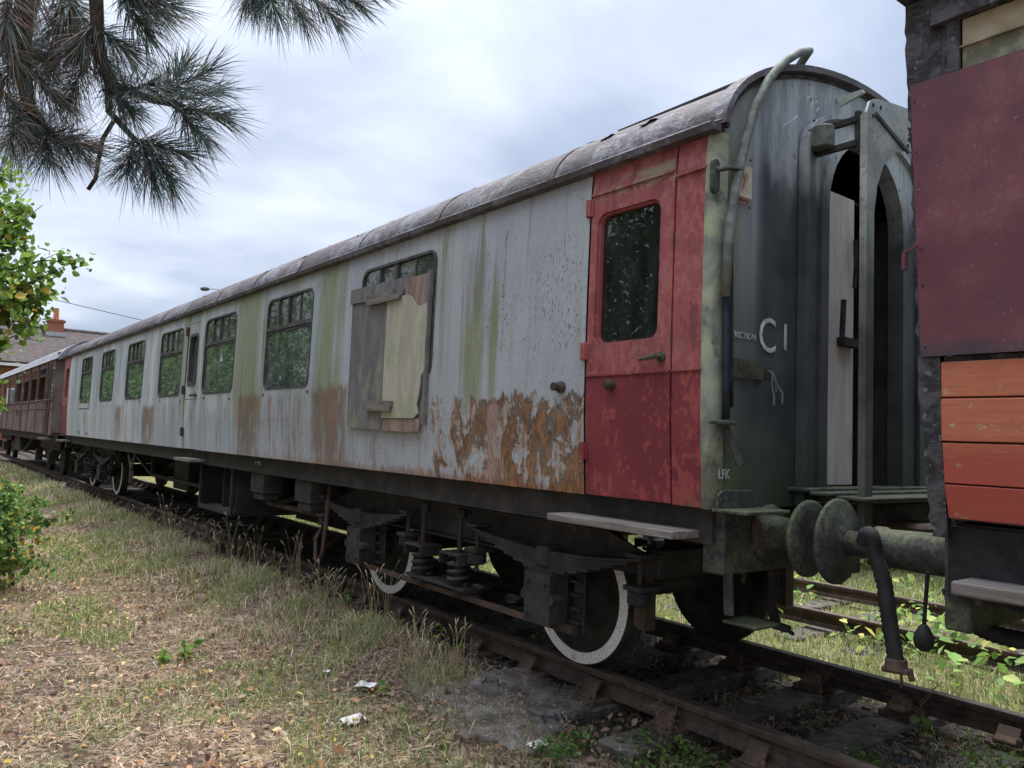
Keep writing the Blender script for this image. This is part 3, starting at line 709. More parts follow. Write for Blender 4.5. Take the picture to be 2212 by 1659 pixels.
for i in range(14):                     # welted joints between the roof sheets
    x = -1.28 - i * 1.33; roof_strip(x - .03, x + .03, 2, 1.006, 0, 'roof_seam', par=roof)
for xa, xb in ((-.035, .062), (-L - .02, -L + .08)):      # thick rim at each end of the roof
    b = MB(); b.s = False; n = NR + 1
    for x, k, kz in ((xa, 1.008, 1.068), (xb, 1.008, 1.068), (xb, .982, 1.005), (xa, .982, .985)):
        b.v += [(x, roof_pt(math.pi * j / NR)[0] * k, RZ0 + (roof_pt(math.pi * j / NR)[1] - RZ0) * kz) for j in range(n)]
    for q in range(4):
        for j in range(NR): b.f.append([q * n + j, q * n + j + 1, ((q + 1) % 4) * n + j + 1, ((q + 1) % 4) * n + j]); b.mi.append(0); b.sm.append(False)
    b.build('roof_rim', MT['roof_felt'], roof)
b = MB(); n = NR + 1                                      # pale angle strip under the rim
for x, k in ((.012, .984), (.032, .984), (.032, .955), (.012, .955)):
    b.v += [(x, roof_pt(math.pi * j / NR)[0] * k, RZ0 + (roof_pt(math.pi * j / NR)[1] - RZ0) * k) for j in range(n)]
for q in range(4):
    for j in range(NR): b.f.append([q * n + j, q * n + j + 1, ((q + 1) % 4) * n + j + 1, ((q + 1) % 4) * n + j]); b.mi.append(0); b.sm.append(False)
b.build('end_angle', MT['flaky'], roof)
b = MB()
b.prism([(-1.405, 3.04), (-1.345, 3.035), (-1.33, 3.085), (-1.345, 3.10), (-1.36, 3.06), (-1.40, 3.062), (-1.405, 3.075), (-1.415, 3.075)], -L - .03, .03, 'x'); b.build('gutter', MT['roof_felt'], roof)
b = MB(); b.prism([(-1.362, 3.094), (-1.318, 3.150), (-1.305, 3.140), (-1.345, 3.085)], -L - .02, .04, 'x'); b.build('eaves_strip', MT['roof_felt'], roof)
b = MB(); b.b2((-L, 1.345, 3.04), (0, 1.40, 3.09)); b.build('gutter', MT['roof_felt'], roof)
def roof_at(y):                         # roof height over y
    t = (abs(y) / RW) ** REX; return RZ0 + RH * max(0, 1 - t) ** (1 / REX)
yb_ = -.66; za = roof_at(yb_) - .03; pA_, pB_ = pix(1335, 281, y=yb_), pix(1651, 150, y=yb_)
b = MB(); b.prism([(pA_[0], za), (pB_[0], za), (pB_[0], pB_[2]), (pA_[0], pA_[2])], yb_, yb_ + .03); b.build('roof_board', MT['underframe'], roof)['label'] = 'raised dark strip along the roof crest'
def flap(x, yy, s, seed):
    rs = random.Random(seed); z = roof_at(yy); b = MB(); n = 5; vs = []
    for i in range(n + 1):
        t = i / n; vs.append((x + (t - .5) * s * rs.uniform(.8, 1.2), yy - .004, z - .01)); k_ = rs.uniform(.35, .9); vs.append((x + (t - .5) * s * .8 + rs.uniform(-.02, .02), yy - .02 - s * .30 * k_, roof_at(yy) - s * .42 * k_ + .012))
    b.add(vs, [(2 * i, 2 * i + 1, 2 * i + 3, 2 * i + 2) for i in range(n)]); b.build('torn_flap', MT['roof_felt'], roof, fix=False)
for q, (px, py) in enumerate(((797, 520), (1425, 292), (592, 607), (672, 575), (455, 645), (1330, 345))):
    p = pix(px, py, y=-1.12); flap(p[0], -1.17 if q != 1 else -1.2, .13 + .03 * (q == 0), q)
for q, x in enumerate((-14.0, -18.4, -18.9)): flap(x, -1.0, .2, 20 + q)

# end wall (slightly bowed) and corner posts
def end_x(y, s=1): return .0 + .028 * (1 - (abs(y) / 1.30) ** 2)
def end_wall(par, xo, s, opening):
    b = MB(); b.s = True
    ysd = [-1.29, -1.2, -1.1, -1.0, -.9, -.8, -.7, -.6, -.5, -.435]
    def col(y0, y1):
        top0, top1 = roof_at(y0) + .0, roof_at(y1) + .0
        zs0 = [ZB, 1.5, 2.0, 2.5, 2.9, 3.06, top0]; zs1 = [ZB, 1.5, 2.0, 2.5, 2.9, 3.06, top1]
        for i in range(len(zs0) - 1): b.add([(xo + s * end_x(y0), y0, zs0[i]), (xo + s * end_x(y1), y1, zs1[i]), (xo + s * end_x(y1), y1, zs1[i + 1]), (xo + s * end_x(y0), y0, zs0[i + 1])], [(0, 1, 2, 3)])
    for i in range(len(ysd) - 1):
        col(ysd[i], ysd[i + 1]); col(-ysd[i + 1], -ysd[i])
    ym = [-.435 + .87 * i / 8 for i in range(9)]
    for i in range(8):
        y0, y1 = ym[i], ym[i + 1]
        za = lambda y: (2.86 + .44 * math.sqrt(max(0, 1 - (y / .436) ** 2))) if opening else ZB
        b.add([(xo + s * end_x(y0), y0, za(y0)), (xo + s * end_x(y1), y1, za(y1)), (xo + s * end_x(y1), y1, roof_at(y1)), (xo + s * end_x(y0), y0, roof_at(y0))], [(0, 1, 2, 3)])
    return b.build('end_wall', MT['end_paint'], par)
ew = end_wall(coach, 0.0, 1, True); end_wall(coach, -L, -1, True)
for s, xo in ((1, 0.0), (-1, -L)):
    for sy in (-1, 1):
        b = MB(); b.s = True; zs = np.linspace(ZB - .005, 3.05, 26); rows = []
        rs = random.Random(3)
        for z in zs:
            row = []; yb = prof(z); dent = rs.uniform(-.006, .006)
            for k in range(7):
                a = R(90 * k / 6); row.append((xo + s * (-.045 + .058 * math.sin(a) + dent * (k in (2, 3))), sy * (yb - .058 + .064 * math.cos(a)), z))
            row.append((xo + s * .016, sy * (1.27), z)); rows.append(row)
        vs = [p for r in rows for p in r]; k = len(rows[0])
        b.add(vs, [(i * k + j, i * k + j + 1, (i + 1) * k + j + 1, (i + 1) * k + j) for i in range(len(rows) - 1) for j in range(k - 1)]); b.build('corner_post', MT['corner_post'], coach)
# pipe over the corner, with clamp, drain channel, plates, lettering
ex = lambda y: end_x(y)
pts = [pix(*q, x=.07) for q in ((1567, 640), (1575, 500), (1590, 400), (1612, 300), (1632, 228), (1660, 172), (1692, 135), (1725, 114), (1748, 110))]
pts += [pts[-1] + np.array([-.06, .05, .0]), pts[-1] + np.array([-.16, .10, -.05]), pts[-1] + np.array([-.28, .13, -.12])]
b = MB(); b.tube(pts, .024, 12); b.build('vent_pipe', MT['pipe_green'], coach, smooth=True)['label'] = 'bent grey green pipe rising past the roof'
b = MB(); pz = [pix(1568, t, x=.05) for t in (905, 800, 700, 600, 520)] ; b.tube(pz, .019, 10); b.build('cable_pipe', MT['pipe_blue'], coach, smooth=True)
b = MB(); pz = [pix(1580, t, x=.045) for t in (880, 800, 700, 600, 500)] ; b.tube(pz, .010, 8); b.build('cable_pipe', MT['pipe_blue'], coach, smooth=True)
pb = pix(1562, 913, x=.05); b = MB(); b.box(pb, (.07, .13, .018)); b.build('pipe_bracket', MT['mossy_iron'], coach, bevel=.003)
b = MB(); b.bar(pb + np.array([.0, .02, -.02]), pb + np.array([.03, .10, -.20]), .012, .035); b.build('pipe_bracket', MT['mossy_iron'], coach)
pc = pix(1546, 372, x=.015); b = MB(); b.prism(rrect(pc[1], pc[2] - .02, .05, .17, .024), .0, .022, 'x'); b.tube([pc + np.array([.01, .0, .01]), pc + np.array([.05, .04, .02]), pc + np.array([.07, .12, .025]), pix(1597, 378, x=.075)], .013, 8); b.build('pipe_clamp', MT['mossy_iron'], coach)
def plate(px0, py0, px1, py1, M, name, th=.006, off=.0):
    a, c = pix(px0, py0, x=.03), pix(px1, py1, x=.03); ym = (a[1] + c[1]) / 2; xx = end_x(ym) + off
    a, c = pix(px0, py0, x=xx), pix(px1, py1, x=xx); zm0, zm1 = min(a[2], c[2]), max(a[2], c[2]); sl = (end_x(c[1]) - end_x(a[1])) / (c[1] - a[1])
    b = MB(); b.add([(end_x(y) + o, y, z) for o in (off, off + th) for y in (a[1], c[1]) for z in (zm0, zm1)], [(0, 1, 3, 2), (4, 6, 7, 5), (0, 4, 5, 1), (2, 3, 7, 6), (0, 2, 6, 4), (1, 5, 7, 3)])
    return b.build(name, M, coach, bevel=.0), a, c, off + th
wp, a, c, xo = plate(1588, 350, 1621, 432, MT['sign'], 'warning_plate', .005, .012); wp['label'] = 'cream warning plate with a red lightning flash'
ym = (a[1] + c[1]) / 2; zc = (a[2] + c[2]) / 2 ; sx_ = xo + end_x(ym) + .004
b = MB(); h = .09; b.prism([(ym + .035, zc + .045), (ym - .04, zc + .038), (ym + .002, zc + .015), (ym - .02, zc - .06), (ym + .035, zc + .03), (ym + .01, zc + .035)], sx_, sx_ + .002, 'x'); b.build('flash', MT['sign_red'], wp)
E_ROT = (R(90), 0, R(90))
text('OVERHEAD', .022, (sx_, ym - .06, zc - .10), E_ROT, MT['sign_red'], wp); text('LIVE WIRES', .020, (sx_, ym - .06, zc - .125), E_ROT, MT['sign_red'], wp)
for yy in (-.05, .05):
    for zz in (-.13, .12):
        b = MB(); b.lathe([(.007, 0), (.006, .006)], (sx_ - .003, ym + yy, zc + zz), (1, 0, 0), 8); b.build('rivet', MT['rusty_iron'], wp)
cp, a, c, xo = plate(1583, 773, 1643, 822, MT['lichen_dark'], 'cast_plate', .012, .004); cp['label'] = 'cast plate with raised illegible letters'
for k, row in enumerate(('EX-2 S.RLY', 'S O L 6-3', 'NO')):
    yy = a[1] + .03; text(row, .040, (end_x(a[1] + .1) + xo + .004, yy + .02 * k, max(a[2], c[2]) - .045 - .042 * k), (R(90), 0, R(84)), MT['mossy_iron'], cp)
def lett(s, px, py, size, name='lettering', sx=1.0, off=.006):
    p = pix(px, py, x=.02); p = pix(px, py, x=end_x(p[1]) + off)
    yaw = math.atan2(-(end_x(p[1] + .05) - end_x(p[1] - .05)) / .1, 1)
    return text(s, size, p, (R(90), 0, R(90) + yaw), MT['letter'], coach, name, sx)
lett('STRICTION', 1574, 726, .046, sx=.92); lett('C', 1637, 757, .262, sx=.86)
p0, p1 = pix(1696, 700, x=.022), pix(1696, 757, x=.022); xx = end_x(p0[1]) + .005
b = MB(); b.prism([(p0[1] - .011, p1[2]), (p0[1] + .011, p1[2]), (p0[1] + .011, p0[2]), (p0[1] - .011, p0[2])], xx, xx + .003, 'x'); b.build('numeral', MT['letter'], coach)
lett('LFK', 1551, 1034, .068, sx=.8, off=.022)
b = MB(); pp = [pix(*q, x=.067) for q in ((1740, 212), (1753, 210), (1756, 220), (1752, 236))]; b.tube(pp, .004, 5); pp = [pix(*q, x=.067) for q in ((1762, 208), (1768, 214), (1764, 222), (1770, 230), (1764, 240))]; b.tube(pp, .003, 5); pp = [pix(*q, x=.064) for q in ((1690, 272), (1710, 262), (1722, 250))]; b.tube(pp, .003, 5); b.build('chalk_mark', MT['letter'], coach)
# cable tails hanging out of the lamp hole
lc = pix(1672, 800, x=.06); b = MB(); b.lathe([(.045, 0), (.045, .008), (.02, .012)], (end_x(lc[1]) - .002, lc[1], lc[2]), (1, 0, 0), 16); b.build('lamp_boss', MT['mossy_iron'], coach)
for d in ((.03, .03, -.06), (.055, .05, -.12), (.03, .012, -.13)):
    b = MB(); q = np.array([end_x(lc[1]) + .01, lc[1], lc[2]]); b.tube([q, q + np.array([.02, .01, -.01]), q + np.array(d) * .6, q + np.array(d), q + np.array([d[0], d[1], d[2] - .05])], .006, 6); b.build('cable_tail', MT['pipe_green'], coach)

# gangway: frame on the body, faceplate in front, floor, end door
def arch(hw, ztop, zs, zb, n=16, ex_=1.0):
    out = [(-hw, zb)]
    for i in range(n + 1):
        a = math.pi - math.pi * i / n; out.append((hw * math.cos(a), zs + (ztop - zs) * abs(math.sin(a)) ** ex_))
    out.append((hw, zb)); return out
def arch_plate(b, outer, inner, x0, x1):
    n = len(outer); vs = [(x, *p) for x in (x0, x1) for p in outer] + [(x, *p) for x in (x0, x1) for p in inner]
    fs = []
    for i in range(n - 1):
        fs += [(i, i + 1, 2 * n + i + 1, 2 * n + i), (n + i, 3 * n + i, 3 * n + i + 1, n + i + 1), (i, n + i, n + i + 1, i + 1), (2 * n + i, 2 * n + i + 1, 3 * n + i + 1, 3 * n + i)]
    fs += [(0, 2 * n, 3 * n, n), (n - 1, 2 * n - 1, 4 * n - 1, 3 * n - 1)]
    b.add(vs, fs)
b = MB(); arch_plate(b, arch(.64, 3.42, 3.10, 1.18, 16, .8), arch(.50, 3.34, 2.86, 1.22), .022, .062); gf = b.build('gangway_frame', MT['end_paint'], coach, bevel=.004)
b = MB(); arch_plate(b, arch(.50, 3.345, 2.86, 1.22), arch(.43, 3.30, 2.86, 1.22), -.02, .078); b.build('arch_lining', MT['end_paint'], gf)
b = MB(); arch_plate(b, arch(.665, 3.44, 3.11, 1.18, 16, .8), arch(.638, 3.415, 3.10, 1.18, 16, .8), .03, .085); b.build('frame_flange', MT['end_paint'], gf)
def top_plate(hw, zt):                 # faceplate outline: shouldered top
    return [(-hw, 1.08), (-hw, 3.28), (-hw + .03, 3.345), (-hw + .09, 3.375), (-.30, 3.40), (-.1, 3.425), (.1, 3.425), (.30, 3.40), (hw - .09, 3.375), (hw - .03, 3.345), (hw, 3.28), (hw, 1.08)]
b = MB(); o_ = top_plate(.54, 0); i_ = [(-.46, 1.08), (-.46, 2.74), (-.43, 2.90), (-.36, 3.03), (-.24, 3.13), (-.09, 3.185), (.09, 3.185), (.24, 3.13), (.36, 3.03), (.43, 2.90), (.46, 2.74), (.46, 1.08)]
arch_plate(b, o_, i_, .335, .35); fp = b.build('gangway_faceplate', MT['gangway'], coach); fp['label'] = 'grey arched gangway plate with bolt holes'
for sy in (-1, 1):
    b = MB(); b.b2((.312, sy * .52, 1.08), (.334, sy * .54, 3.27)); b.build('faceplate_flange', MT['gangway'], fp)
b = MB(); b.bar((.353, -.46, 3.29), (.353, -.09, 3.17), .008, .022); b.build('strip', MT['frame_metal'], fp)
for yy, zz in ((-.48, 3.33), (-.48, 3.27), (-.40, 3.34), (-.40, 3.28), (-.08, 3.37), (-.08, 3.31), (-.08, 3.25), (-.09, 3.21)):
    b = MB(); b.lathe([(.011, 0), (.011, .002)], (.3505, yy, zz), (1, 0, 0), 10); b.build('bolt_hole', MT['black_print'], fp)
for yy, zz in ((-.62, 3.22), (-.57, 3.30), (-.62, 2.98), (-.56, 3.12), (-.64, 2.72)):
    b = MB(); b.lathe([(.013, 0), (.013, .002)], (.0625, yy, zz), (1, 0, 0), 10); b.build('bolt_hole', MT['black_print'], gf)
b = MB()
b.b2((.063, -.56, 3.235), (.30, -.53, 3.265)); b.b2((.063, -.56, 3.105), (.30, -.53, 3.135)); b.b2((.285, -.55, 3.075), (.311, -.52, 3.295)); b.build('suspension_bracket', MT['underframe'], gf)
b = MB(); b.lathe([(.06, -.06), (.06, .06)], (.125, -.585, 3.185), (0, 0, 1), 20); b.b2((.064, -.64, 3.13), (.12, -.53, 3.24)); b.build('spring_drum', MT['pipe_green'], gf, bevel=.006)
q0 = pix(1806, 220, x=.03); yq = q0[1]; pw = [pix(*q, y=yq) for q in ((1806, 211), (1861, 193), (1867, 199), (1814, 229.5))]
b = MB(); b.prism([(q[0], q[2]) for q in pw], yq, yq + .02); b.build('rain_deflector', MT['gangway'], gf)
for i, (x0, x1) in enumerate(((.0, .13), (.14, .25), (.26, .42))):
    b = MB(); hw = .66; b.box(((x0 + x1) / 2, 0.0, 1.262 - i * .014), (x1 - x0, 2 * hw + .1 * (i < 2), .022)); b.build('fall_plate', MT['mossy_iron'], gf, bevel=.006)
b = MB(); b.b2((-.05, -.62, 1.05), (.28, .62, 1.20)); b.build('gangway_base', MT['mossy_iron'], gf, bevel=.01)
for sy in (-1, 1):
    b = MB(); b.b2((.05, sy * .55, .84), (.27, sy * .42, 1.07)); b.build('gangway_leg', MT['mossy_iron'], gf, bevel=.01)
b = MB(); b.b2((-.045, -.428, 1.276), (-.022, .02, 3.0)); ed = b.build('end_door', MT['cream'], coach, bevel=.004); ed['label'] = 'pale cream end door standing in the gangway'
b = MB(); b.b2((-.021, -.17, 2.09), (.03, .0, 2.14)); b.bar((.01, -.17, 2.09), (.015, -.16, 2.36), .02, .03); b.build('handle', MT['rubber'], ed)
b = MB(); b.tube([(-.005, .0, 2.75), (.005, -.01, 2.6), (.005, -.025, 2.45)], .012, 6); b.build('grab_rail', MT['rubber'], ed)
b = MB(); b.b2((-1.3, -.62, 1.24), (-.11, -.60, 3.015)); b.b2((-1.3, .60, 1.24), (-.11, .62, 3.015)); b.b2((-1.32, -.62, 1.24), (-1.30, .62, 3.015)); b.build('vestibule_wall', MT['interior'], coach)

# headstock, solebars, trussing
b = MB()
for sy in (-1, 1):
    b.b2((-L + .1, sy * 1.255, .985), (-.05, sy * 1.235, 1.163)); b.b2((-L + .1, sy * 1.235, 1.14), (-.05, sy * 1.15, 1.163)); b.b2((-L + .1, sy * 1.235, .985), (-.05, sy * 1.15, 1.005))
b.build('solebar', MT['underframe'], coach)
b = MB(); b.b2((-L, -1.23, .84), (-L + .13, 1.23, 1.165)); b.build('headstock', MT['mossy_iron'], coach, bevel=.01)
b = MB(); b.b2((-.13, -1.23, .84), (-.0, 1.23, 1.165)); hs = b.build('headstock', MT['mossy_iron'], coach, bevel=.01)
b = MB(); b.b2((-L + .2, -1.22, 1.168), (-.1, 1.22, 1.186)); b.build('underfloor', MT['underframe'], coach)
b = MB(); b.box((.11, -1.16, 1.165), (.20, .36, .018)); b.prism([(-1.34, 1.175), (-1.02, 1.175), (-1.02, 1.235), (-1.06, 1.262), (-1.30, 1.262), (-1.34, 1.235)], .03, .045, 'x'); st_ = b.build('end_step', MT['mossy_iron'], hs, bevel=.004)
text('0  VAC', .058, (-6.40, -1.2565, 1.075), (R(90), 0, 0), MT['letter'], coach); text('42', .058, (-13.85, -1.2565, 1.065), (R(90), 0, 0), MT['letter'], coach)
# door footboards
for x0, x1 in ((-1.06, -.12), (-8.95, -8.2), (-19.3, -18.5)):
    b = MB(); rs = random.Random(int(x0 * 10)); b.b2((x0, -1.47, 1.012), (x1, -1.258, 1.052)); fb = b.build('footboard', MT['timber'], coach, bevel=.004)
    for t in (.2, .8):
        b = MB(); xm = x0 + (x1 - x0) * t; b.b2((xm - .02, -1.45, .995), (xm + .02, -1.26, 1.011)); b.lathe([(.011, 0), (.011, -.03)], (xm, -1.42, .996), (0, 0, 1), 8)
        b.build('bracket', MT['underframe'], fb)
# truss bars, battery box, fuse boxes, cylinders, pipes below the floor
b = MB()
for sy in (-1, 1):
    b.bar((-4.9, sy * .8, 1.0), (-6.8, sy * .8, .58), .05, .05); b.bar((-6.8, sy * .8, .58), (-12.8, sy * .8, .58), .05, .05); b.bar((-12.8, sy * .8, .58), (-14.6, sy * .8, 1.0), .05, .05)
    for x in (-6.8, -9.8, -12.8): b.bar((x, sy * .8, .58), (x, sy * .8, 1.0), .05, .05)
b.build('truss', MT['underframe'], coach)
b = MB(); b.b2((-8.60, -1.21, .40), (-7.28, -1.17, .46)); b.b2((-8.60, -1.21, .46), (-8.55, -1.17, .985)); b.b2((-7.34, -1.21, .46), (-7.28, -1.17, .985)); b.b2((-8.60, -1.165, .40), (-7.28, -.50, .43)); b.b2((-8.60, -.50, .40), (-7.28, -.47, .985)); b.b2((-7.95, -1.1, .44), (-7.92, -.5, .985)); b.b2((-8.62, -1.16, .43), (-8.59, -.5, .985)); b.b2((-7.29, -1.16, .43), (-7.26, -.5, .985))
bb = b.build('battery_box', MT['underframe'], coach, bevel=.004)
for i in range(6):
    b = MB(); b.box((-8.35 + i * .19, -1.0 + random.uniform(-.05, .05), .445), (.16, .22, .02), Matrix.Rotation(random.uniform(-.4, .4), 3, 'Z')); b.build('debris', MT['stone'], bb)
for x0, x1 in ((-6.62, -6.2), (-5.33, -4.94)):
    b = MB(); b.b2((x0, -1.22, .755), (x1, -1.0, .984)); eb = b.build('equipment_box', MT['underframe'], coach, bevel=.008)
    b = MB(); b.b2((x0 + .05, -1.2, .68), (x1 - .04, -1.02, .753)); b.build('lid', MT['underframe'], eb, bevel=.006)
for q0, rad_, ln_ in (((-7.0, -.1, .68), .28, .9), ((-10.4, -.4, .70), .24, .7)):
    b = MB(); b.lathe([(rad_, 0), (rad_, ln_)], q0, (1, 0, 0), 20); b.build('brake_cylinder', MT['underframe'], coach)
for qa, qb in (((-11.8, -.7, .42), (-10.95, .3, .98)), ((-9.9, -.2, .30), (-9.1, .9, .98)), ((-6.3, .2, .35), (-4.9, 1.1, .98))):
    b = MB(); b.b2(qa, qb); b.build('equipment_case', MT['underframe'], coach, bevel=.01)
for x0, x1, za in ((-14.3, -12.9, .30), (-12.7, -11.9, .12), (-10.85, -9.95, .10), (-9.0, -7.2, .16), (-7.1, -6.35, .10)):
    b = MB(); b.b2((x0, .35, za), (x1, 1.15, .98)); b.build('equipment_case', MT['underframe'], coach, bevel=.01)
b = MB(); b.tube([(-4.75, -1.1, .98), (-4.75, -1.12, .6), (-4.78, -1.13, .3), (-4.85, -1.13, .18), (-4.93, -1.13, .22), (-4.95, -1.13, .42), (-4.95, -1.0, .62)], .022, 8); b.tube([(-5.0, -1.0, .62), (-6.6, -1.0, .62)], .03, 8); b.build('steam_pipe', MT['rusty_iron'], coach, smooth=True)
b = MB(); b.bar((-12.95, -1.2, .99), (-12.62, -1.2, .70), .02, .05); b.bar((-12.4, -1.2, .99), (-12.60, -1.2, .70), .02, .05); b.bar((-12.6, -1.2, .72), (-12.58, -1.2, .46), .03, .06); b.build('hanger_bracket', MT['frame_metal'], coach)

# ---- bogies
def make_bogie(cx, par):
    b = MB()
    prof_ = [(-2.12, .79), (-1.72, .93), (1.72, .93), (2.12, .79), (2.12, .69), (1.62, .70), (1.50, .66), (1.50, .28), (1.44, .28), (1.44, .62), (1.15, .62), (1.15, .28), (1.09, .28), (1.05, .66), (.8, .70), (-.8, .70), (-1.05, .66), (-1.09, .28), (-1.15, .28), (-1.15, .62), (-1.44, .62), (-1.44, .28), (-1.50, .28), (-1.50, .66), (-1.62, .70), (-2.12, .69)]
    for sy in (-1, 1):
        y0 = sy * .955
        # plate as strips so that the outline stays concave
        for (xa, xb, za, zb_) in ((-1.72, 1.72, .70, .93), (-1.50, -1.44, .28, .70), (-1.15, -1.09, .28, .70), (1.44, 1.50, .28, .70), (1.09, 1.15, .28, .70)):
            b.b2((cx + xa, y0 - .012, za), (cx + xb, y0 + .012, zb_))
        for s in (-1, 1): b.prism([(cx + s * 1.721, .93), (cx + s * 2.12, .80), (cx + s * 2.12, .70), (cx + s * 1.721, .70)], y0 - .012, y0 + .012)
        b.b2((cx - 1.72, y0 - .06, .931), (cx + 1.72, y0 + .06, .945)); b.b2((cx - 1.02, y0 - .07, .682), (cx + 1.02, y0 + .0, .699))
        for s in (-1, 1):
            b.bar((cx + s * 2.13, y0, .70), (cx + s * 2.13, y0, .84), .05, .05)
        for s in (-1, 1):
            for t in (-1, 1):
                xh = cx + s * 1.295 + t * .20
                for k in range(4): b.b2((xh - .045, y0 - .07, .32 + k * .085), (xh + .045, y0 - .012, .34 + k * .085))
                b.b2((xh - .05, y0 - .03, .26), (xh + .05, y0 - .012, .68))
    for s in (-1, 1): b.b2((cx + s * 2.10 - .05, -.95, .70), (cx + s * 2.10 + .05, .95, .86))
    b.b2((cx - .3, -.94, .66), (cx + .3, .94, .94)); b.b2((cx - .45, -.96, .70), (cx - .35, .96, .92)); b.b2((cx + .35, -.96, .70), (cx + .45, .96, .92))
    fr = b.build('bogie', MT['underframe'], par, bevel=.004)
    for s in (-1, 1):
        ax = cx + s * 1.295
        b = MB(); b.lathe([(.075, -1.12), (.075, 1.12)], (ax, 0, .457), (0, 1, 0), 14); b.build('axle', MT['underframe'], fr)
        for sy in (-1, 1):
            b = MB(); b.s = True
            pr = [(.09, .80), (.12, .80), (.13, .745), (.20, .728), (.33, .735), (.368, .77), (.372, .796), (.448, .797), (.455, .80 - .006), (.458, .73), (.464, .70), (.487, .69), (.487, .672), (.47, .665), (.38, .665), (.34, .70), (.20, .70), (.13, .66), (.09, .66)]
            b.lathe([(r_, sy * t) for r_, t in pr], (ax, 0, .457), (0, 1, 0), 56); b.build('wheel', MT['wheel'], fr)
            b = MB(); b.lathe([(.378, sy * .7975), (.380, sy * .801), (.446, sy * .801), (.450, sy * .7975)], (ax, 0, .457), (0, 1, 0), 72, close=True); b.build('tyre', MT['white_tyre'] if sy < 0 else MT['underframe'], fr)
            # axlebox
            b = MB(); y0, y1 = sy * 1.0, sy * 1.17
            b.b2((ax - .115, y0, .31), (ax + .115, y1 - sy * .03, .635)); b.b2((ax - .125, y1 - sy * .029, .30), (ax + .125, y1, .62)); b.b2((ax - .075, y0, .6355), (ax + .075, y1 - sy * .05, .67))
            for tz in (.36, .56):
                for tx in (-.085, .085): b.lathe([(.014, 0), (.012, sy * .018)], (ax + tx, y1, tz), (0, 1, 0), 8)
            for tx in (-.13, .13): b.lathe([(.035, -.06), (.035, .02)], (ax + tx, y1 - sy * .02, .47), (0, sy, 0), 10)
            b.b2((ax - .03, y1, .50), (ax + .01, y1 + sy * .004, .55)); ab = b.build('axlebox', MT['underframe'], fr, bevel=.008)
            # leaf spring
            b = MB(); yc = sy * 1.075
            for k in range(7):
                hl = .84 - k * .105; n = 10; zc0 = .755 - k * .019
                for i in range(n):
                    t0, t1 = -1 + 2 * i / n, -1 + 2 * (i + 1) / n; x0, x1 = ax + t0 * hl, ax + t1 * hl
                    f0, f1 = zc0 + .062 * (t0 * hl / .84) ** 2, zc0 + .062 * (t1 * hl / .84) ** 2
                    b.add([(x, yc + d, f + e) for x, f in ((x0, f0), (x1, f1)) for d in (-.05, .05) for e in (-.009, .0085)], [(0, 1, 3, 2), (4, 6, 7, 5), (0, 4, 5, 1), (2, 3, 7, 6), (0, 2, 6, 4), (1, 5, 7, 3)])
            b.build('leaf_spring', MT['underframe'], fr)
            b = MB(); b.b2((ax - .062, yc - .062, .662), (ax + .062, yc + .062, .79)); b.build('spring_buckle', MT['underframe'], fr, bevel=.008)
            for t in (-1, 1):
                xe = ax + t * .80
                b = MB(); b.lathe([(.016, 0), (.016, .36)], (xe, yc, .50), (0, 0, 1), 8); b.b2((xe - .06, yc - .065, .825), (xe + .06, yc + .065, .85)); b.b2((xe - .07, yc - .07, .64), (xe + .07, sy * .96, .668)); b.build('spring_hanger', MT['underframe'], fr, bevel=.003)
                b = MB(); b.lathe([(.06, 0), (.072, .01), (.072, .075), (.06, .085)], (xe, yc, .555), (0, 0, 1), 18); b.build('rubber_block', MT['rubber'], fr)
    for sy in (-1, 1):
        for dx_ in (-.26, .26):
            xk = cx + dx_; yk = sy * 1.07
            b = MB(); pts = []
            for i in range(61):
                a = 2 * math.pi * 3.6 * i / 60; pts.append((xk + .075 * math.cos(a), yk + .075 * math.sin(a), .37 + .20 * i / 60))
            b.tube(pts, .017, 7); b.lathe([(.045, .36), (.045, .58)], (xk, yk, 0), (0, 0, 1), 10); b.build('coil_spring', MT['underframe'], fr, smooth=True)
            b = MB(); b.b2((xk - .13, yk - .10, .59), (xk + .13, yk + .10, .608)); b.b2((xk - .13, yk - .10, .52), (xk - .115, yk + .10, .59)); b.b2((xk + .115, yk - .10, .52), (xk + .13, yk + .10, .59)); b.lathe([(.02, .608), (.02, .93)], (xk, yk, 0), (0, 0, 1), 10); b.lathe([(.045, .86), (.045, .93)], (xk, yk - sy * .01, 0), (0, 0, 1), 6); b.build('spring_cap', MT['underframe'], fr, bevel=.003)
        b = MB(); b.b2((cx - .42, sy * 1.0, .335), (cx + .42, sy * 1.13, .36)); b.lathe([(.05, .29), (.05, .36)], (cx - .26, sy * 1.07, 0), (0, 0, 1), 10); b.lathe([(.05, .29), (.05, .36)], (cx + .26, sy * 1.07, 0), (0, 0, 1), 10); b.build('spring_plank', MT['underframe'], fr, bevel=.004)
        b = MB(); b.bar((cx - 1.30, sy * 1.06, .285), (cx + 1.30, sy * 1.06, .285), .02, .04); b.b2((cx - 1.40, sy * 1.01, .262), (cx - 1.19, sy * 1.055, .312)); b.b2((cx + 1.19, sy * 1.01, .262), (cx + 1.52, sy * 1.055, .312)); b.build('tie_rod', MT['rusty_iron'], fr)
        for s in (-1, 1):
            for t in (-1, 1):
                xb = cx + s * 1.295 + t * .53
                b = MB(); b.prism([(xb - t * .03, .35), (xb - t * .02, .60), (xb + t * .06, .62), (xb + t * .06, .33)], sy * .70, sy * .80); b.bar((xb + t * .05, sy * .75, .88), (xb + t * .04, sy * .75, .45), .03, .04); b.build('brake_block', MT['rusty_iron'], fr)
    return fr
make_bogie(-2.777, coach); make_bogie(-16.95, coach)

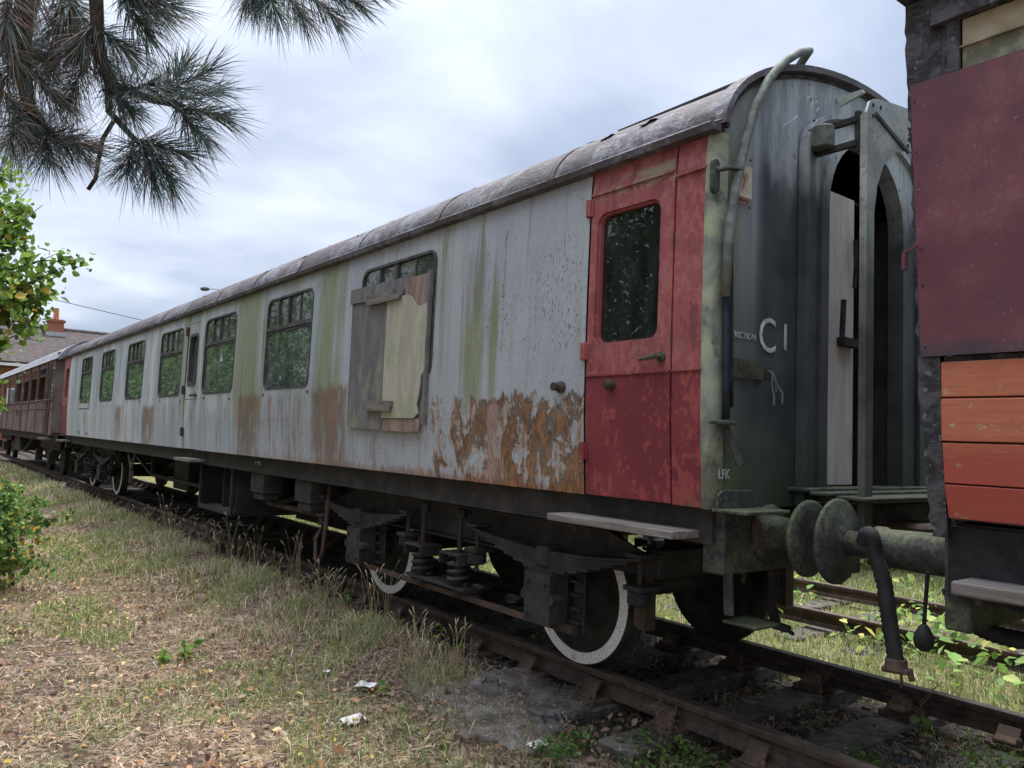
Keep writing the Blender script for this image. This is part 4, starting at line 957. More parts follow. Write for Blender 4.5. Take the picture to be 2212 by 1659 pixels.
# ---- buffers, hoses at the near end
def buffer(par, x0, xf, yc, M, zc=1.035, rad=.19):
    s = 1 if xf > x0 else -1
    b = MB(); b.s = True
    b.lathe([(.15, 0), (.15, s * .02), (.094, s * .03), (.086, abs(xf - x0) * s * .60), (.094, abs(xf - x0) * s * .62), (.094, abs(xf - x0) * s * .68), (.058, abs(xf - x0) * s * .69), (.058, s * (abs(xf - x0) - .06))], (x0, yc, zc), (1, 0, 0), 28)
    h = b.build('buffer', M, par)
    b = MB(); b.s = True; d = abs(xf - x0)
    b.lathe([(.058, s * (d - .075)), (.085, s * (d - .050)), (rad - .01, s * (d - .03)), (rad, s * (d - .022)), (rad, s * (d - .012)), (rad - .015, s * (d - .004)), (.1, s * d)], (x0, yc, zc), (1, 0, 0), 44); b.build('buffer_head', M, h)
    return h
XB = .255
for yy in (-.864, .864): buffer(coach, 0, XB, yy, MT['mossy_iron'])
b = MB(); b.tube([pix(*q, y=-.985) for q in ((1612, 1205), (1622, 1195), (1632, 1160), (1636, 1130), (1628, 1120))], [.012, .02, .024, .022, .016], 8); b.build('coupling_hook', MT['rusty_iron'], coach, smooth=True)
p = pix(1607, 1200, y=-1.0)
for i in range(7):
    b = MB(); c_ = p + np.array([0, 0, -.012 - i * .0185]); pts = []
    for k in range(13):
        a = 2 * math.pi * k / 12; u_ = .009 * math.cos(a); v_ = .014 * math.sin(a); pts.append(c_ + (np.array([u_, 0, v_]) if i % 2 else np.array([0, u_, v_])))
    b.tube(pts, .0035, 5, cap=False); b.build('chain_link', MT['rusty_iron'], coach)
# hanging step iron below the headstock
b = MB(); a_ = pix(1568, 1110, y=-1.15); c_ = pix(1575, 1330, y=-1.15); b.bar(a_, c_, .05, .022); sp_ = b.build('step_iron', MT['mossy_iron'], coach, bevel=.003)
b = MB(); q0 = pix(1600, 1345, y=-1.08); b.box(q0 + np.array([.03, .04, 0]), (.20, .20, .018)); b.build('tread', MT['mossy_iron'], sp_, bevel=.006)
b = MB(); b.tube([pix(*q, y=-.62) for q in ((1668, 1120), (1662, 1200), (1672, 1260), (1664, 1300), (1676, 1345))], .028, 10); h_ = b.build('brake_hose', MT['rubber'], coach, smooth=True)
q0 = pix(1680, 1352, y=-.62); b = MB(); b.bar(q0 + np.array([-.08, 0, .005]), q0 + np.array([.07, 0, -.005]), .05, .035); b.bar(q0 + np.array([.06, 0, -.01]), q0 + np.array([.10, 0, -.025]), .02, .02); b.build('coupling', MT['rubber'], h_, bevel=.006)
# buckeye coupler head between the buffers
b = MB(); b.b2((-.1, -.12, .93), (.32, .12, 1.08)); b.b2((.25, -.18, .90), (.50, .16, 1.10)); b.build('coupler', MT['rusty_iron'], coach, bevel=.02)

# ---- boards nailed over the first window
def board(poly, y0, th, M, name='window_board', par=coach):
    b = MB(); b.prism(poly, y0 - th, y0); return b.build(name, M, par)
yw = -prof(2.2)
board([(-3.86, 1.52), (-3.235, 1.505), (-3.225, 2.1), (-3.235, 2.60), (-3.87, 2.62)], yw - .010, .014, MT['ply_grey'])['label'] = 'dark grey weathered plywood over the window'
board([(-3.225, 1.60), (-2.72, 1.60), (-2.665, 1.64), (-2.69, 1.70), (-2.66, 1.78), (-2.64, 1.92), (-2.60, 1.955), (-2.595, 2.47), (-2.70, 2.455), (-2.75, 2.47), (-2.79, 2.50), (-2.83, 2.545), (-2.90, 2.57), (-3.215, 2.57)], yw - .022, .014, MT['ply_pale'])['label'] = 'pale green stained plywood with a torn corner'
board([(-3.88, 2.60), (-2.98, 2.575), (-2.95, 2.62), (-2.985, 2.715), (-3.88, 2.725)], yw - .026, .013, MT['ply_grey'])
board([(-2.95, 2.58), (-2.98, 2.70), (-2.795, 2.705), (-2.79, 2.46), (-2.83, 2.44), (-2.87, 2.49), (-2.90, 2.56)], yw - .018, .010, MT['wood_bare'])
board([(-2.79, 2.43), (-2.79, 2.70), (-2.615, 2.705), (-2.595, 2.42)], yw - .014, .012, MT['wood_bare'])
board([(-2.612, 1.55), (-2.612, 2.72), (-2.572, 2.72), (-2.582, 1.55)], yw - .004, .03, MT['ply_grey'])
board([(-3.215, 1.50), (-3.215, 1.598), (-2.83, 1.598), (-2.83, 1.495)], yw - .014, .012, MT['wood_bare'])
board([(-2.825, 1.495), (-2.825, 1.598), (-2.64, 1.598), (-2.655, 1.50)], yw - .016, .012, MT['wood_bare'])
board([(-3.54, 2.545), (-2.99, 2.545), (-2.97, 2.575), (-3.10, 2.60), (-3.11, 2.64), (-3.54, 2.63)], yw - .042, .022, MT['timber'], 'batten')
board([(-3.50, 1.66), (-3.05, 1.655), (-3.03, 1.735), (-3.50, 1.745)], yw - .042, .022, MT['timber'], 'batten')
# raised weld strip, lamp bolt, small fittings on the side
b = MB(); zs = np.linspace(2.86, 2.07, 20); rs = random.Random(2); b.tube([(-1.70 + rs.uniform(-.006, .006), -prof(z) - .002, z) for z in zs], [.007 + rs.uniform(0, .005) for z in zs], 6); b.build('weld_strip', MT['grey_paint'], coach)
b = MB(); b.lathe([(.036, 0), (.036, .02), (.024, .03), (.026, .07)], (-1.08, -prof(1.79), 1.79), (0, -1, 0), 12); b.build('lamp_iron', MT['rusty_iron'], coach)
b = MB(); b.bar((-17.15, -prof(1.78) - .004, 1.78), (-15.95, -prof(1.78) - .004, 1.78), .006, .012); b.bar((-15.96, -prof(1.78) - .004, 1.78), (-15.96, -prof(1.9) - .004, 1.90), .006, .012); b.build('destination_bracket', MT['rusty_iron'], coach)
for xh in (-10.35, -9.2, -8.1, -7.1, -5.98, -4.8, -11.6, -12.5):
    b = MB(); b.lathe([(.02, 0), (.018, .004)], (xh, -prof(1.84), 1.84 + .02 * math.sin(xh * 9)), (0, -1, 0), 8); b.build('drain_hole', MT['black_print'], coach)
for xh in (-17.1, -16.2): 
    b = MB(); b.prism(rrect(xh, 1.26, .09, .07, .03), -prof(1.26) - .004, -prof(1.26)); b.build('drain_hole', MT['black_print'], coach)
for xj in (-2.44, -4.55, -6.72, -11.0, -13.25, -15.3, -17.9):   # panel joints: thin cover strips
    b = MB(); zs = [1.175, 1.6, 2.0, 2.5, 2.9, 3.03]
    for i in range(5): b.add([(xj + s_ * .009, -prof(z) - (.0035 if abs(s_) < 1 else .0005), z) for z in (zs[i], zs[i + 1]) for s_ in (-1, -.6, .6, 1)], [(0, 1, 5, 4), (1, 2, 6, 5), (2, 3, 7, 6)])
    b.build('joint_strip', MT['grey_paint'], coach)

# ------------------------------------------------------------------ maroon coach on the right
mar = empty('railway_coach', (1.0, 0, 0), 'maroon coach with orange red lower planks beside the gangway of the grey coach', 'railway coach')
mo = lambda: None
def add_m(b, name, M, par=mar, **k):
    b.v = [(p[0] - (1.0 if par is mar else 0), p[1], p[2]) for p in b.v] if par is mar else b.v
    return b.build(name, M, par, **k)
XE = 1.03; XR = 9.5
b = MB(); b.prism([(1.018, 1.845), (XR, 1.845), (XR, 2.935), (.976, 2.935), (.999, 2.34)], -1.390, -1.380); add_m(b, 'side_panel', MT['maroon'])
zz = [(1.822, 1.690), (1.683, 1.525), (1.518, 1.368), (1.362, 1.235)]
yy_ = [(-1.375, -1.372), (-1.377, -1.368), (-1.365, -1.345), (-1.345, -1.312)]
for (za, zb_), (ya, yb) in zip(zz, yy_):
    b = MB(); b.prism([(ya, za), (yb, zb_), (yb + .03, zb_), (ya + .03, za)], XE + .055, XR, 'x'); add_m(b, 'plank', MT['plank_red'], bevel=.003)
b = MB(); b.b2((XE + .06, -1.355, 1.824), (XR, -1.335, 1.8445)); b.prism([(-1.335, 1.82), (-1.33, 1.5), (-1.30, 1.23), (-1.25, 1.23), (-1.28, 1.82)], XE + .06, XR, 'x'); add_m(b, 'batten', MT['flaky'])
# corner: ragged post
b = MB(); rs = random.Random(5); zs = np.linspace(1.16, 3.28, 60); rows = []
for z in zs:
    yb = -float(np.interp(z, [1.1, 1.37, 1.52, 1.8, 3.3], [1.30, 1.335, 1.36, 1.372, 1.372])); j = rs.uniform(-.008, .006); xl = (1.006 - (z - 1.83) * .043 if z > 1.83 else 1.006 + (1.83 - z) * .03) + j
    rows.append([(xl + .03, -1.2, z), (xl, yb + .02, z), (xl + rs.uniform(-.003, .003), yb - .006, z), (XE + .054, yb - .003 + rs.uniform(-.003, .003), z)])
b.add([p for r in rows for p in r], [(i * 4 + j, i * 4 + j + 1, (i + 1) * 4 + j + 1, (i + 1) * 4 + j) for i in range(len(rows) - 1) for j in range(3)]); add_m(b, 'corner_post', MT['flaky'])
b = MB(); b.b2((XE - .06, -1.3725, 2.936), (XE + .115, -1.335, 3.20)); b.b2((XE + .085, -1.388, 2.938), (XE + .128, -1.3725, 3.14)); add_m(b, 'upper_panel', MT['flaky'])
b = MB(); b.b2((XE + .135, -1.375, 2.938), (XR, -1.355, 3.135)); add_m(b, 'name_board', MT['fascia'])
b = MB(); b.b2((XE + .13, -1.39, 3.022), (XR, -1.3755, 3.028)); add_m(b, 'bead', MT['fascia'])
b = MB(); b.prism([(-1.41, 3.14), (-1.36, 3.14), (-1.34, 3.30), (-1.36, 3.31), (-1.40, 3.20)], XE + .03, XR, 'x'); add_m(b, 'cornice', MT['flaky'])
b = MB(); b.prism([(-1.45, 3.30), (-1.30, 3.30), (-1.2, 3.45), (-.8, 3.70), (0, 3.85), (.8, 3.70), (1.2, 3.45), (1.45, 3.30), (1.45, 3.33), (1.2, 3.50), (.8, 3.75), (0, 3.90), (-.8, 3.75), (-1.25, 3.47), (-1.46, 3.33)], XE - .10, XR, 'x'); add_m(b, 'roof', MT['flaky'])
b = MB(); b.b2((XE + .02, -1.19, 1.16), (XE + .06, 1.37, 3.30)); add_m(b, 'end_wall', MT['flaky'])
b = MB(); b.b2((XE + .06, 1.33, 1.16), (XR, 1.37, 3.30)); b.b2((XE + .06, -1.20, 1.17), (XR, 1.33, 1.21)); b.b2((XR, -1.36, 1.17), (XR + .05, 1.37, 3.30)); add_m(b, 'body_shell', MT['maroon'])
b = MB(); b.b2((XE + .02, -1.23, .92), (XR, -1.18, 1.20)); b.b2((XE + .02, 1.18, .92), (XR, 1.23, 1.20)); add_m(b, 'solebar', MT['rubber'])
b = MB(); b.b2((XE + .0, -1.22, .80), (XE + .10, 1.22, 1.168)); add_m(b, 'headstock', MT['mossy_iron'], bevel=.008)
b = MB(); b.b2((XE + .10, -1.40, .965), (XE + 3.0, -1.20, 1.015)); add_m(b, 'footboard', MT['timber'], bevel=.006)
b = MB()
for xx in (1.2, 1.5): b.lathe([(.015, 0), (.012, -.03)], (xx, -1.34, .964), (0, 0, 1), 8)
add_m(b, 'bolt', MT['rusty_iron'])
for yy in (-.864, .864):
    h = buffer(mar, XE + .0 - 1.0, .372 - 1.0, yy, MT['mossy_iron'], 1.04, .205)
# rivets on the maroon panel
rs = random.Random(8)
for z in np.linspace(1.9, 2.88, 6):
    b = MB(); b.lathe([(.005, 0), (.003, -.003)], (XE - .012 - (z - 1.83) * .043 + .02, -1.3905, z + rs.uniform(-.03, .03)), (0, 1, 0), 6); add_m(b, 'rivet', MT['flaky'])
for i in range(9):
    b = MB(); b.lathe([(.003, 0), (.002, -.002)], (XE + rs.uniform(.08, .5), -1.3905, rs.uniform(1.95, 2.6)), (0, 1, 0), 6); add_m(b, 'rivet', MT['fascia'])
# vacuum hose slung round the buffer, bob weight, second hose
def hose(path, r, name, par, ribs=True):
    P = [Vector(p) for p in path]
    pts = []
    for i in range(len(P) - 1):
        p0, p1, p2, p3 = P[max(i - 1, 0)], P[i], P[i + 1], P[min(i + 2, len(P) - 1)]
        for k in range(9):
            t = k / 9; pts.append(.5 * ((2 * p1) + (-p0 + p2) * t + (2 * p0 - 5 * p1 + 4 * p2 - p3) * t * t + (-p0 + 3 * p1 - 3 * p2 + p3) * t ** 3))
    pts.append(P[-1]); b = MB()
    b.tube([p - Vector((1.0, 0, 0)) for p in pts], [r * (1 + (.07 if i % 2 else -.05) * ribs) for i in range(len(pts))], 12)
    return b.build(name, MT['rubber'], par, smooth=True)
hp = [pix(*q, y=yq) for q, yq in (((1866, 1175), -.99), ((1872, 1155), -1.0), ((1884, 1160), -1.005), ((1893, 1200), -1.0), ((1910, 1260), -1.0), ((1918, 1320), -1.0), ((1926, 1370), -1.0), ((1936, 1432), -1.0))]
hs1 = hose(hp, .034, 'vacuum_hose', mar); hs1['label'] = 'thick black ribbed hose hanging over the buffer'
q0 = hp[-1] - np.array([1.0, 0, 0]); b = MB(); b.lathe([(.042, .02), (.046, -.01), (.05, -.03)], q0, (0, 0, 1), 16); b.bar(q0 + np.array([-.055, 0, -.035]), q0 + np.array([.06, 0, -.025]), .05, .022); b.bar(q0 + np.array([.055, 0, -.01]), q0 + np.array([.068, 0, -.06]), .02, .02); b.tube([q0 + np.array([.02, 0, -.04]), q0 + np.array([.025, 0, -.07]), q0 + np.array([.02, 0, -.10])], .006, 6); b.build('coupling', MT['rusty_iron'], hs1, bevel=.004)
a_, c_ = pix(2004, 1235, y=-.98) - np.array([1, 0, 0]), pix(1996, 1350, y=-.98) - np.array([1, 0, 0])
b = MB(); b.tube([a_, c_], .009, 8); b.s = True; b.lathe([(.009, .05), (.020, .038), (.038, .005), (.042, -.02), (.036, -.045), (.018, -.062), (.004, -.066)], c_ + np.array([0, 0, -.045]), (0, 0, 1), 18); b.build('bob_weight', MT['rubber'], mar)
hose([pix(*q, y=-1.02) for q in ((2052, 1268), (2070, 1310), (2100, 1345), (2150, 1370), (2225, 1385), (2300, 1380))], .034, 'steam_hose', mar)
# handle on the end, seen against the dark gangway
b = MB(); q0 = pix(1955, 545, x=XE - .06) - np.array([1, 0, 0]); b.bar(q0 + np.array([.05, 0, .02]), q0, .008, .01); b.bar(q0, q0 + np.array([0, 0, -.07]), .012, .03); b.build('lamp_bracket', MT['maroon'], mar)

# ------------------------------------------------------------------ derelict brown coach beyond
der = empty('railway_coach', (-20.9, 0, 0), 'derelict brown coach with broken window frames and pale torn roof', 'railway coach')
def add_d(b, name, M, par=der, **k):
    b.v = [(p[0] + 20.9, p[1], p[2]) for p in b.v]; return b.build(name, M, par, **k)
X0, X1 = -21.0, -39.5
posts = [-22.4, -24.2, -25.95, -27.8, -29.8, -31.9, -33.6, -35.4, -37.2, -39.0]
for a, c in zip([X0 - .6] + posts[:-1], posts):
    if a > -21.7:
        b = MB(); b.b2((X0 - .02, -1.37, 1.12), (c + .02, -1.34, 2.04)); b.b2((X0 - .02, -1.37, 2.96), (c + .02, -1.34, 3.12)); b.b2((X0 - .9, -1.37, 2.04), (X0 - .02, -1.34, 2.96)); add_d(b, 'side_panel', MT['derelict'])
        continue
    b = MB(); b.b2((c + .01, -1.365 - .004 * (int(c) % 2), 1.14), (a - .01, -1.33, 1.82)); add_d(b, 'lower_panel', MT['derelict'])
    b = MB(); b.b2((c + .01, -1.36, 1.83), (a - .01, -1.33, 2.05)); add_d(b, 'waist_panel', MT['derelict'])
    b = MB(); b.b2((c + .01, -1.36, 2.96), (a - .01, -1.33, 3.10)); add_d(b, 'upper_panel', MT['derelict'])
    b = MB(); b.b2((c + .05, -1.35, 2.75), (a - .05, -1.335, 2.79)); b.b2(((a + c) / 2 - .03, -1.35, 2.79), ((a + c) / 2 + .03, -1.335, 2.96)); add_d(b, 'vent_frame', MT['flaky'])
b = MB(); b.b2((X1, -1.39, 2.045), (X0 - .02, -1.33, 2.08)); b.b2((X1, -1.385, 1.815), (X0 - .02, -1.34, 1.84)); add_d(b, 'waist_rail', MT['derelict'])
for c in posts:
    b = MB(); b.b2((c - .05, -1.395, 1.14), (c + .05, -1.335, 3.12)); add_d(b, 'post', MT['derelict'])
for c in (-21.55, -21.95): 
    b = MB(); b.b2((c - .04, -1.40, 1.14), (c + .04, -1.36, 3.0)); add_d(b, 'post', MT['flaky'])
b = MB(); b.prism(rrect(-21.3, 2.45, .42, .9, .08), -1.385, -1.372); add_d(b, 'door_window', MT['glass_dirty'])
b = MB(); b.b2((-29.2, -1.375, 1.62), (-27.4, -1.368, 1.80)); add_d(b, 'side_grille', MT['interior'])
b = MB(); b.b2((X1, -.42, 1.2), (X0 - 1.0, -.38, 3.1)); add_d(b, 'partition', MT['maroon_interior'])
b = MB(); b.b2((X1, 1.33, 1.14), (X0, 1.37, 3.12)); b.b2((X0 - .04, -1.34, 1.14), (X0, 1.33, 3.3)); b.b2((X1, -1.33, 1.12), (X0, 1.33, 1.18)); add_d(b, 'body_shell', MT['derelict'])
pr = [(-1.42, 3.10), (-1.36, 3.16), (-1.2, 3.38), (-.9, 3.58), (-.5, 3.70), (0, 3.75), (.5, 3.70), (.9, 3.58), (1.2, 3.38), (1.4, 3.10), (1.3, 3.10), (.9, 3.5), (0, 3.68), (-.9, 3.5), (-1.3, 3.10)]
b = MB(); b.prism(pr, X1, X0 + .25, 'x'); add_d(b, 'roof', MT['roof_pale'])
b = MB(); b.b2((X1, -1.26, .93), (X0, -1.2, 1.11)); b.b2((X1, 1.2, .93), (X0, 1.26, 1.11)); add_d(b, 'solebar', MT['underframe'])
for bx in (-24.0, -36.0):
    b = MB(); b.b2((bx - 1.9, -.97, .68), (bx + 1.9, -.93, .93)); b.b2((bx - 1.9, .93, .68), (bx + 1.9, .97, .93)); b.b2((bx - .3, -.93, .6), (bx + .3, .93, .9)); add_d(b, 'bogie', MT['underframe'])
    for s in (-1.25, 1.25):
        for sy in (-1, 1):
            b = MB(); b.lathe([(.1, sy * .8), (.46, sy * .8), (.46, sy * .7), (.49, sy * .67), (.1, sy * .66)], (bx + s, 0, .457), (0, 1, 0), 28); add_d(b, 'wheel', MT['wheel'])
        b = MB(); b.b2((bx + s - .12, -1.16, .3), (bx + s + .12, -.98, .62)); add_d(b, 'axlebox', MT['underframe'], bevel=.01)
b = MB(); b.bar((-26.5, -1.1, .95), (-28.5, -1.1, .45), .06, .06); b.bar((-28.5, -1.1, .45), (-32, -1.1, .45), .06, .06); b.b2((-31, -1.15, .45), (-29.4, -.4, .93)); add_d(b, 'truss', MT['underframe'])
b = MB(); b.b2((-22.3, -1.5, 1.0), (-21.2, -1.27, 1.04)); add_d(b, 'footboard', MT['timber'])

# ------------------------------------------------------------------ house, lamp, poles and wire
hx = -55.0
house = empty('house', (hx, -2, GZ), 'brick house with brown tiled roof and chimney behind the derelict coach', 'house')
def add_h(b, name, M, par=house, **k): return b.build(name, M, par, **k)
hz = -GZ
b = MB(); b.b2((-4, -14, 0), (3.4, 11.5, 4.55 + hz)); hw = add_h(b, 'wall', MT['brick'])
b = MB(); b.prism([(-8.4, 4.7 + hz), (0, 7.22 + hz), (4.0, 4.72 + hz), (4.0, 4.90 + hz), (0, 7.40 + hz), (-8.4, 4.9 + hz)], -14.6, 12.0, 'y'); hr = add_h(b, 'roof', MT['tile'])
for i in range(21):                    # tile courses
    t0 = i / 21; xa, za = 4.0 * (1 - t0), 4.92 + hz + 2.5 * t0; b = MB(); b.box((xa - .05, -1.3, za + .012), (.24, 26.55, .018), Matrix.Rotation(math.atan2(2.5, 4.0), 3, 'Y')); add_h(b, 'tile_course', MT['tile'], hr)
b = MB(); b.lathe([(.16, -14.6), (.16, 12.0)], (0, 0, 7.36 + hz), (0, 1, 0), 10); add_h(b, 'ridge_tile', MT['tile'], hr)
b = MB(); b.b2((3.95, -14.6, 4.60 + hz), (4.10, 12.0, 4.76 + hz)); add_h(b, 'gutter', MT['render'], hr)
cpx = pix(120, 700, x=hx + .3); cy = cpx[1] + 2
b = MB(); b.b2((-.1, cy - .42, 7.0 + hz), (.75, cy + .42, 7.95 + hz)); b.b2((-.16, cy - .50, 7.78 + hz), (.81, cy + .50, 7.90 + hz)); ch = add_h(b, 'chimney', MT['brick'], hr)
b = MB(); b.b2((.7, cy - .55, 6.85 + hz), (.95, cy + .55, 7.12 + hz)); add_h(b, 'flashing', MT['steel'], hr)
b = MB(); b.lathe([(.17, 0), (.15, .45), (.13, .75)], (.3, cy, 7.95 + hz), (0, 0, 1), 12); add_h(b, 'chimney_pot', MT['terracotta'], hr)
for wy in (-9, -5, -1, 3, 7):
    b = MB(); b.b2((3.39, wy - .7, 2.0), (3.44, wy + .7, 3.6)); wf = add_h(b, 'window', MT['render'])
    b = MB(); b.b2((3.445, wy - .6, 2.1), (3.45, wy + .6, 3.5)); add_h(b, 'pane', MT['glass_dirty'], wf)
lp = pix(478, 625, x=-40); lh = pix(437, 624, x=-40)
lamp = empty('street_lamp', (lp[0], lp[1], GZ), 'slim grey street lamp rising behind the roof of the grey coach', 'street lamp')
b = MB(); b.lathe([(.09, 0), (.07, 2), (.05, lp[2] - GZ)], (0, 0, 0), (0, 0, 1), 10); b.build('pole', MT['steel'], lamp, smooth=True)
dv = lh - lp; b = MB(); b.tube([(0, 0, lp[2] - GZ - .02), tuple(dv * .5 + np.array([0, 0, lp[2] - GZ + .02])), tuple(dv * .65 + np.array([0, 0, lp[2] - GZ]))], .03, 8); b.build('arm', MT['steel'], lamp)
b = MB(); hc = dv * .82 + np.array([0, 0, lp[2] - GZ]); b.s = True; b.lathe([(.02, -.22), (.09, -.12), (.12, .05), (.10, .2), (.03, .28)], hc, tuple(dv), 12); b.build('lamp_head', MT['frame_metal'], lamp)
wa, wb = pix(155, 653, x=-45), pix(310, 690, x=-45); dsl = (wb - wa) / (wb[1] - wa[1])
pA = wa + dsl * (-4.2 - wa[1]); pB = wa + dsl * (10.0 - wa[1])
for q, lab in ((pA, 'wooden pole holding the wire near the birch side'), (pB, 'wooden pole holding the wire behind the grey coach')):
    b = MB(); b.lathe([(.13, 0), (.10, q[2] - GZ + .25)], (0, 0, 0), (0, 0, 1), 10); o = b.build('telegraph_pole', MT['bark'], None); o.location = (q[0], q[1], GZ); tag(o, lab, 'pole', 'poles of the overhead wire')
b = MB(); b.tube([pA + (pB - pA) * t - np.array([0, 0, .30 * 4 * t * (1 - t) * .25]) for t in np.linspace(0, 1, 16)], .018, 5); tag(b.build('overhead_wire', MT['rubber'], None), 'thin dark overhead wire sloping across the sky above the roof', 'wire')

# ------------------------------------------------------------------ vegetation
def unit(v): return v / np.maximum(np.linalg.norm(v, axis=-1, keepdims=True), 1e-9)
def leaves_arrays(P, size, cols, up=.5, shape=6, seed=0, droop=0.0):
    """leaf-shaped hexagons, folded along the midrib; P (N,3)"""
    r = np.random.default_rng(seed); N = len(P)
    d = unit(r.normal(size=(N, 3)) + np.array([0, 0, -droop])); nrm = unit(r.normal(size=(N, 3)) + np.array([0, 0, up * 2])); s = unit(np.cross(d, nrm)); nrm = np.cross(s, d)
    ln = (size * np.clip(r.lognormal(-.05, .35, N), .4, 1.7))[:, None]; wd = ln * .36
    A = P; B = P + d * ln * .35 + s * wd + nrm * wd * .35; C = P + d * ln * .72 + s * wd * .75 + nrm * wd * .22; T = P + d * ln; D = P + d * ln * .72 - s * wd * .75 + nrm * wd * .22; E_ = P + d * ln * .35 - s * wd + nrm * wd * .35
    V = np.stack([A, B, C, T, D, E_], 1).reshape(-1, 3); i0 = np.arange(N) * 6
    F = np.concatenate([np.stack([i0, i0 + 1, i0 + 2, i0 + 3], -1), np.stack([i0, i0 + 3, i0 + 4, i0 + 5], -1)])
    return V, F, np.repeat(cols, 6, 0)
def pick(r, N, pal, w, jit=.18):
    pal = np.array(pal); c = pal[r.choice(len(pal), N, p=np.array(w) / sum(w))]; return np.clip(c * (1 + r.normal(0, jit, (N, 1))), .005, .9)
LEAFPAL = [(.070, .125, .028), (.105, .175, .038), (.145, .21, .05), (.055, .10, .035)]
def branch_tree(name, label, cat, base, trunk_top, tips, r, clump=.3, per=60, leafsize=.06, pal=LEAFPAL, w=(3, 4, 2, 2), trunk_r=.06, group=None, yellow=.05, spread_from=.35):
    """tree or bush: trunk, limbs to each tip, leaves spread along the outer part of each limb"""
    t = empty(name, tuple(base), label, cat, group); base = np.array(base, float)
    b = MB(); tp = np.array(trunk_top, float) - base
    path = [np.zeros(3), tp * .35 + r.normal(0, .03, 3), tp * .7 + r.normal(0, .04, 3), tp]; b.tube(path, [trunk_r, trunk_r * .8, trunk_r * .55, trunk_r * .25], 8)
    Ps = []
    for tip in tips:
        tip = np.array(tip, float) - base; f = np.clip(tip[2] / max(tp[2], .1) * .6, .08, .95) * r.uniform(.6, 1.0); s0 = tp * f
        mid = (s0 + tip) / 2 + np.array([0, 0, .12 * np.linalg.norm(tip - s0)]) + r.normal(0, .05, 3)
        c = [s0 * (1 - u) ** 2 + 2 * mid * u * (1 - u) + tip * u * u for u in np.linspace(0, 1, 6)]
        b.tube(c, [trunk_r * .32, trunk_r * .27, trunk_r * .2, trunk_r * .14, trunk_r * .09, .003], 5)
        for k in range(5):
            u = r.uniform(.45, .95); s1 = s0 * (1 - u) ** 2 + 2 * mid * u * (1 - u) + tip * u * u; e1 = s1 + unit(r.normal(size=3) + np.array([0, 0, .2])) * clump * r.uniform(.6, 1.3)
            b.tube([s1, (s1 + e1) / 2 + r.normal(0, .02, 3), e1], [trunk_r * .10, trunk_r * .07, .002], 4, cap=False)
            q = r.uniform(.15, 1.05, (per // 6, 1)); Ps.append(s1 + (e1 - s1) * q + r.normal(0, clump * .13, (per // 6, 3)))
        u = r.uniform(spread_from, 1.02, (per // 6, 1)); Ps.append(s0 * (1 - u) ** 2 + 2 * mid * u * (1 - u) + tip * u * u + r.normal(0, clump * .2, (per // 6, 3)))
    b.build('trunk', MT['bark'], t, smooth=True)
    P = np.concatenate(Ps); cols = pick(r, len(P), list(pal) + [(.42, .29, .04)], list(w) + [sum(w) * yellow])
    V, F, C = leaves_arrays(P, leafsize, cols, .5, seed=int(r.integers(1e6)), droop=.3)
    quick('crown', V, [F], MT['leaf'], t, C)
    return t
r = np.random.default_rng(5)
# birch at the left edge
tips = []
for (px, py, xx) in ((172, 585, -6.2), (150, 640, -6.4), (150, 560, -6.3), (120, 455, -6.6), (90, 420, -6.8), (60, 350, -7.0), (20, 300, -7.2), (105, 735, -6.8), (70, 700, -6.7), (60, 770, -7.0), (40, 480, -6.9), (80, 540, -6.6), (30, 590, -6.8), (10, 660, -7.0), (110, 610, -6.5), (-20, 420, -7.2), (-60, 330, -7.4), (-50, 540, -7.2), (-80, 640, -7.3), (20, 400, -6.4), (50, 640, -6.3), (-30, 720, -7.0), (-120, 450, -7.6), (90, 660, -6.2), (20, 520, -6.2), (0, 470, -6.0), (40, 420, -6.3), (60, 600, -6.1), (-10, 360, -6.5), (-40, 480, -6.4), (15, 730, -6.6), (-20, 600, -6.4)):
    tips.append(pix(px - 28, py - (28 if py > 690 else 12), x=xx))
branch_tree('birch_tree', 'leafy green birch with a few yellow leaves overhanging the grass by the derelict coach', 'tree', (-7.6, -5.0, GZ), (-7.2, -4.7, 5.2), tips, r, clump=.36, per=330, leafsize=.072, trunk_r=.09, yellow=.06,
            pal=[(.12, .21, .035), (.19, .31, .05), (.29, .40, .08), (.08, .14, .04)])
for k, (bx, by, hh, n, lab) in enumerate(((-7.1, -3.75, .75, 18, 'low green bush with yellow leaves at the edge of the dry grass'), (-8.6, -3.5, 1.0, 26, 'bushy green sapling growing behind the low yellow leaved bush'), (-11.0, -3.3, .8, 22, 'small roadside bush nearest the pale weeds by the far bogie'), (-14.0, -3.6, 1.1, 24, 'dense green bush beside the derelict coach and its steps'))):
    base = np.array([bx, by, GZ]); tp_ = base + np.array([0, 0, hh]); ts = [base + np.array([r.normal(0, .38), r.normal(0, .33), r.uniform(.1, hh)]) for _ in range(n)]
    branch_tree('bush', lab, 'bush', base, tp_, ts, r, clump=.2, per=110, leafsize=.055, trunk_r=.025, yellow=.16 if k == 0 else .05, pal=[(.09, .16, .035), (.14, .24, .05), (.21, .31, .08), (.065, .11, .035)])
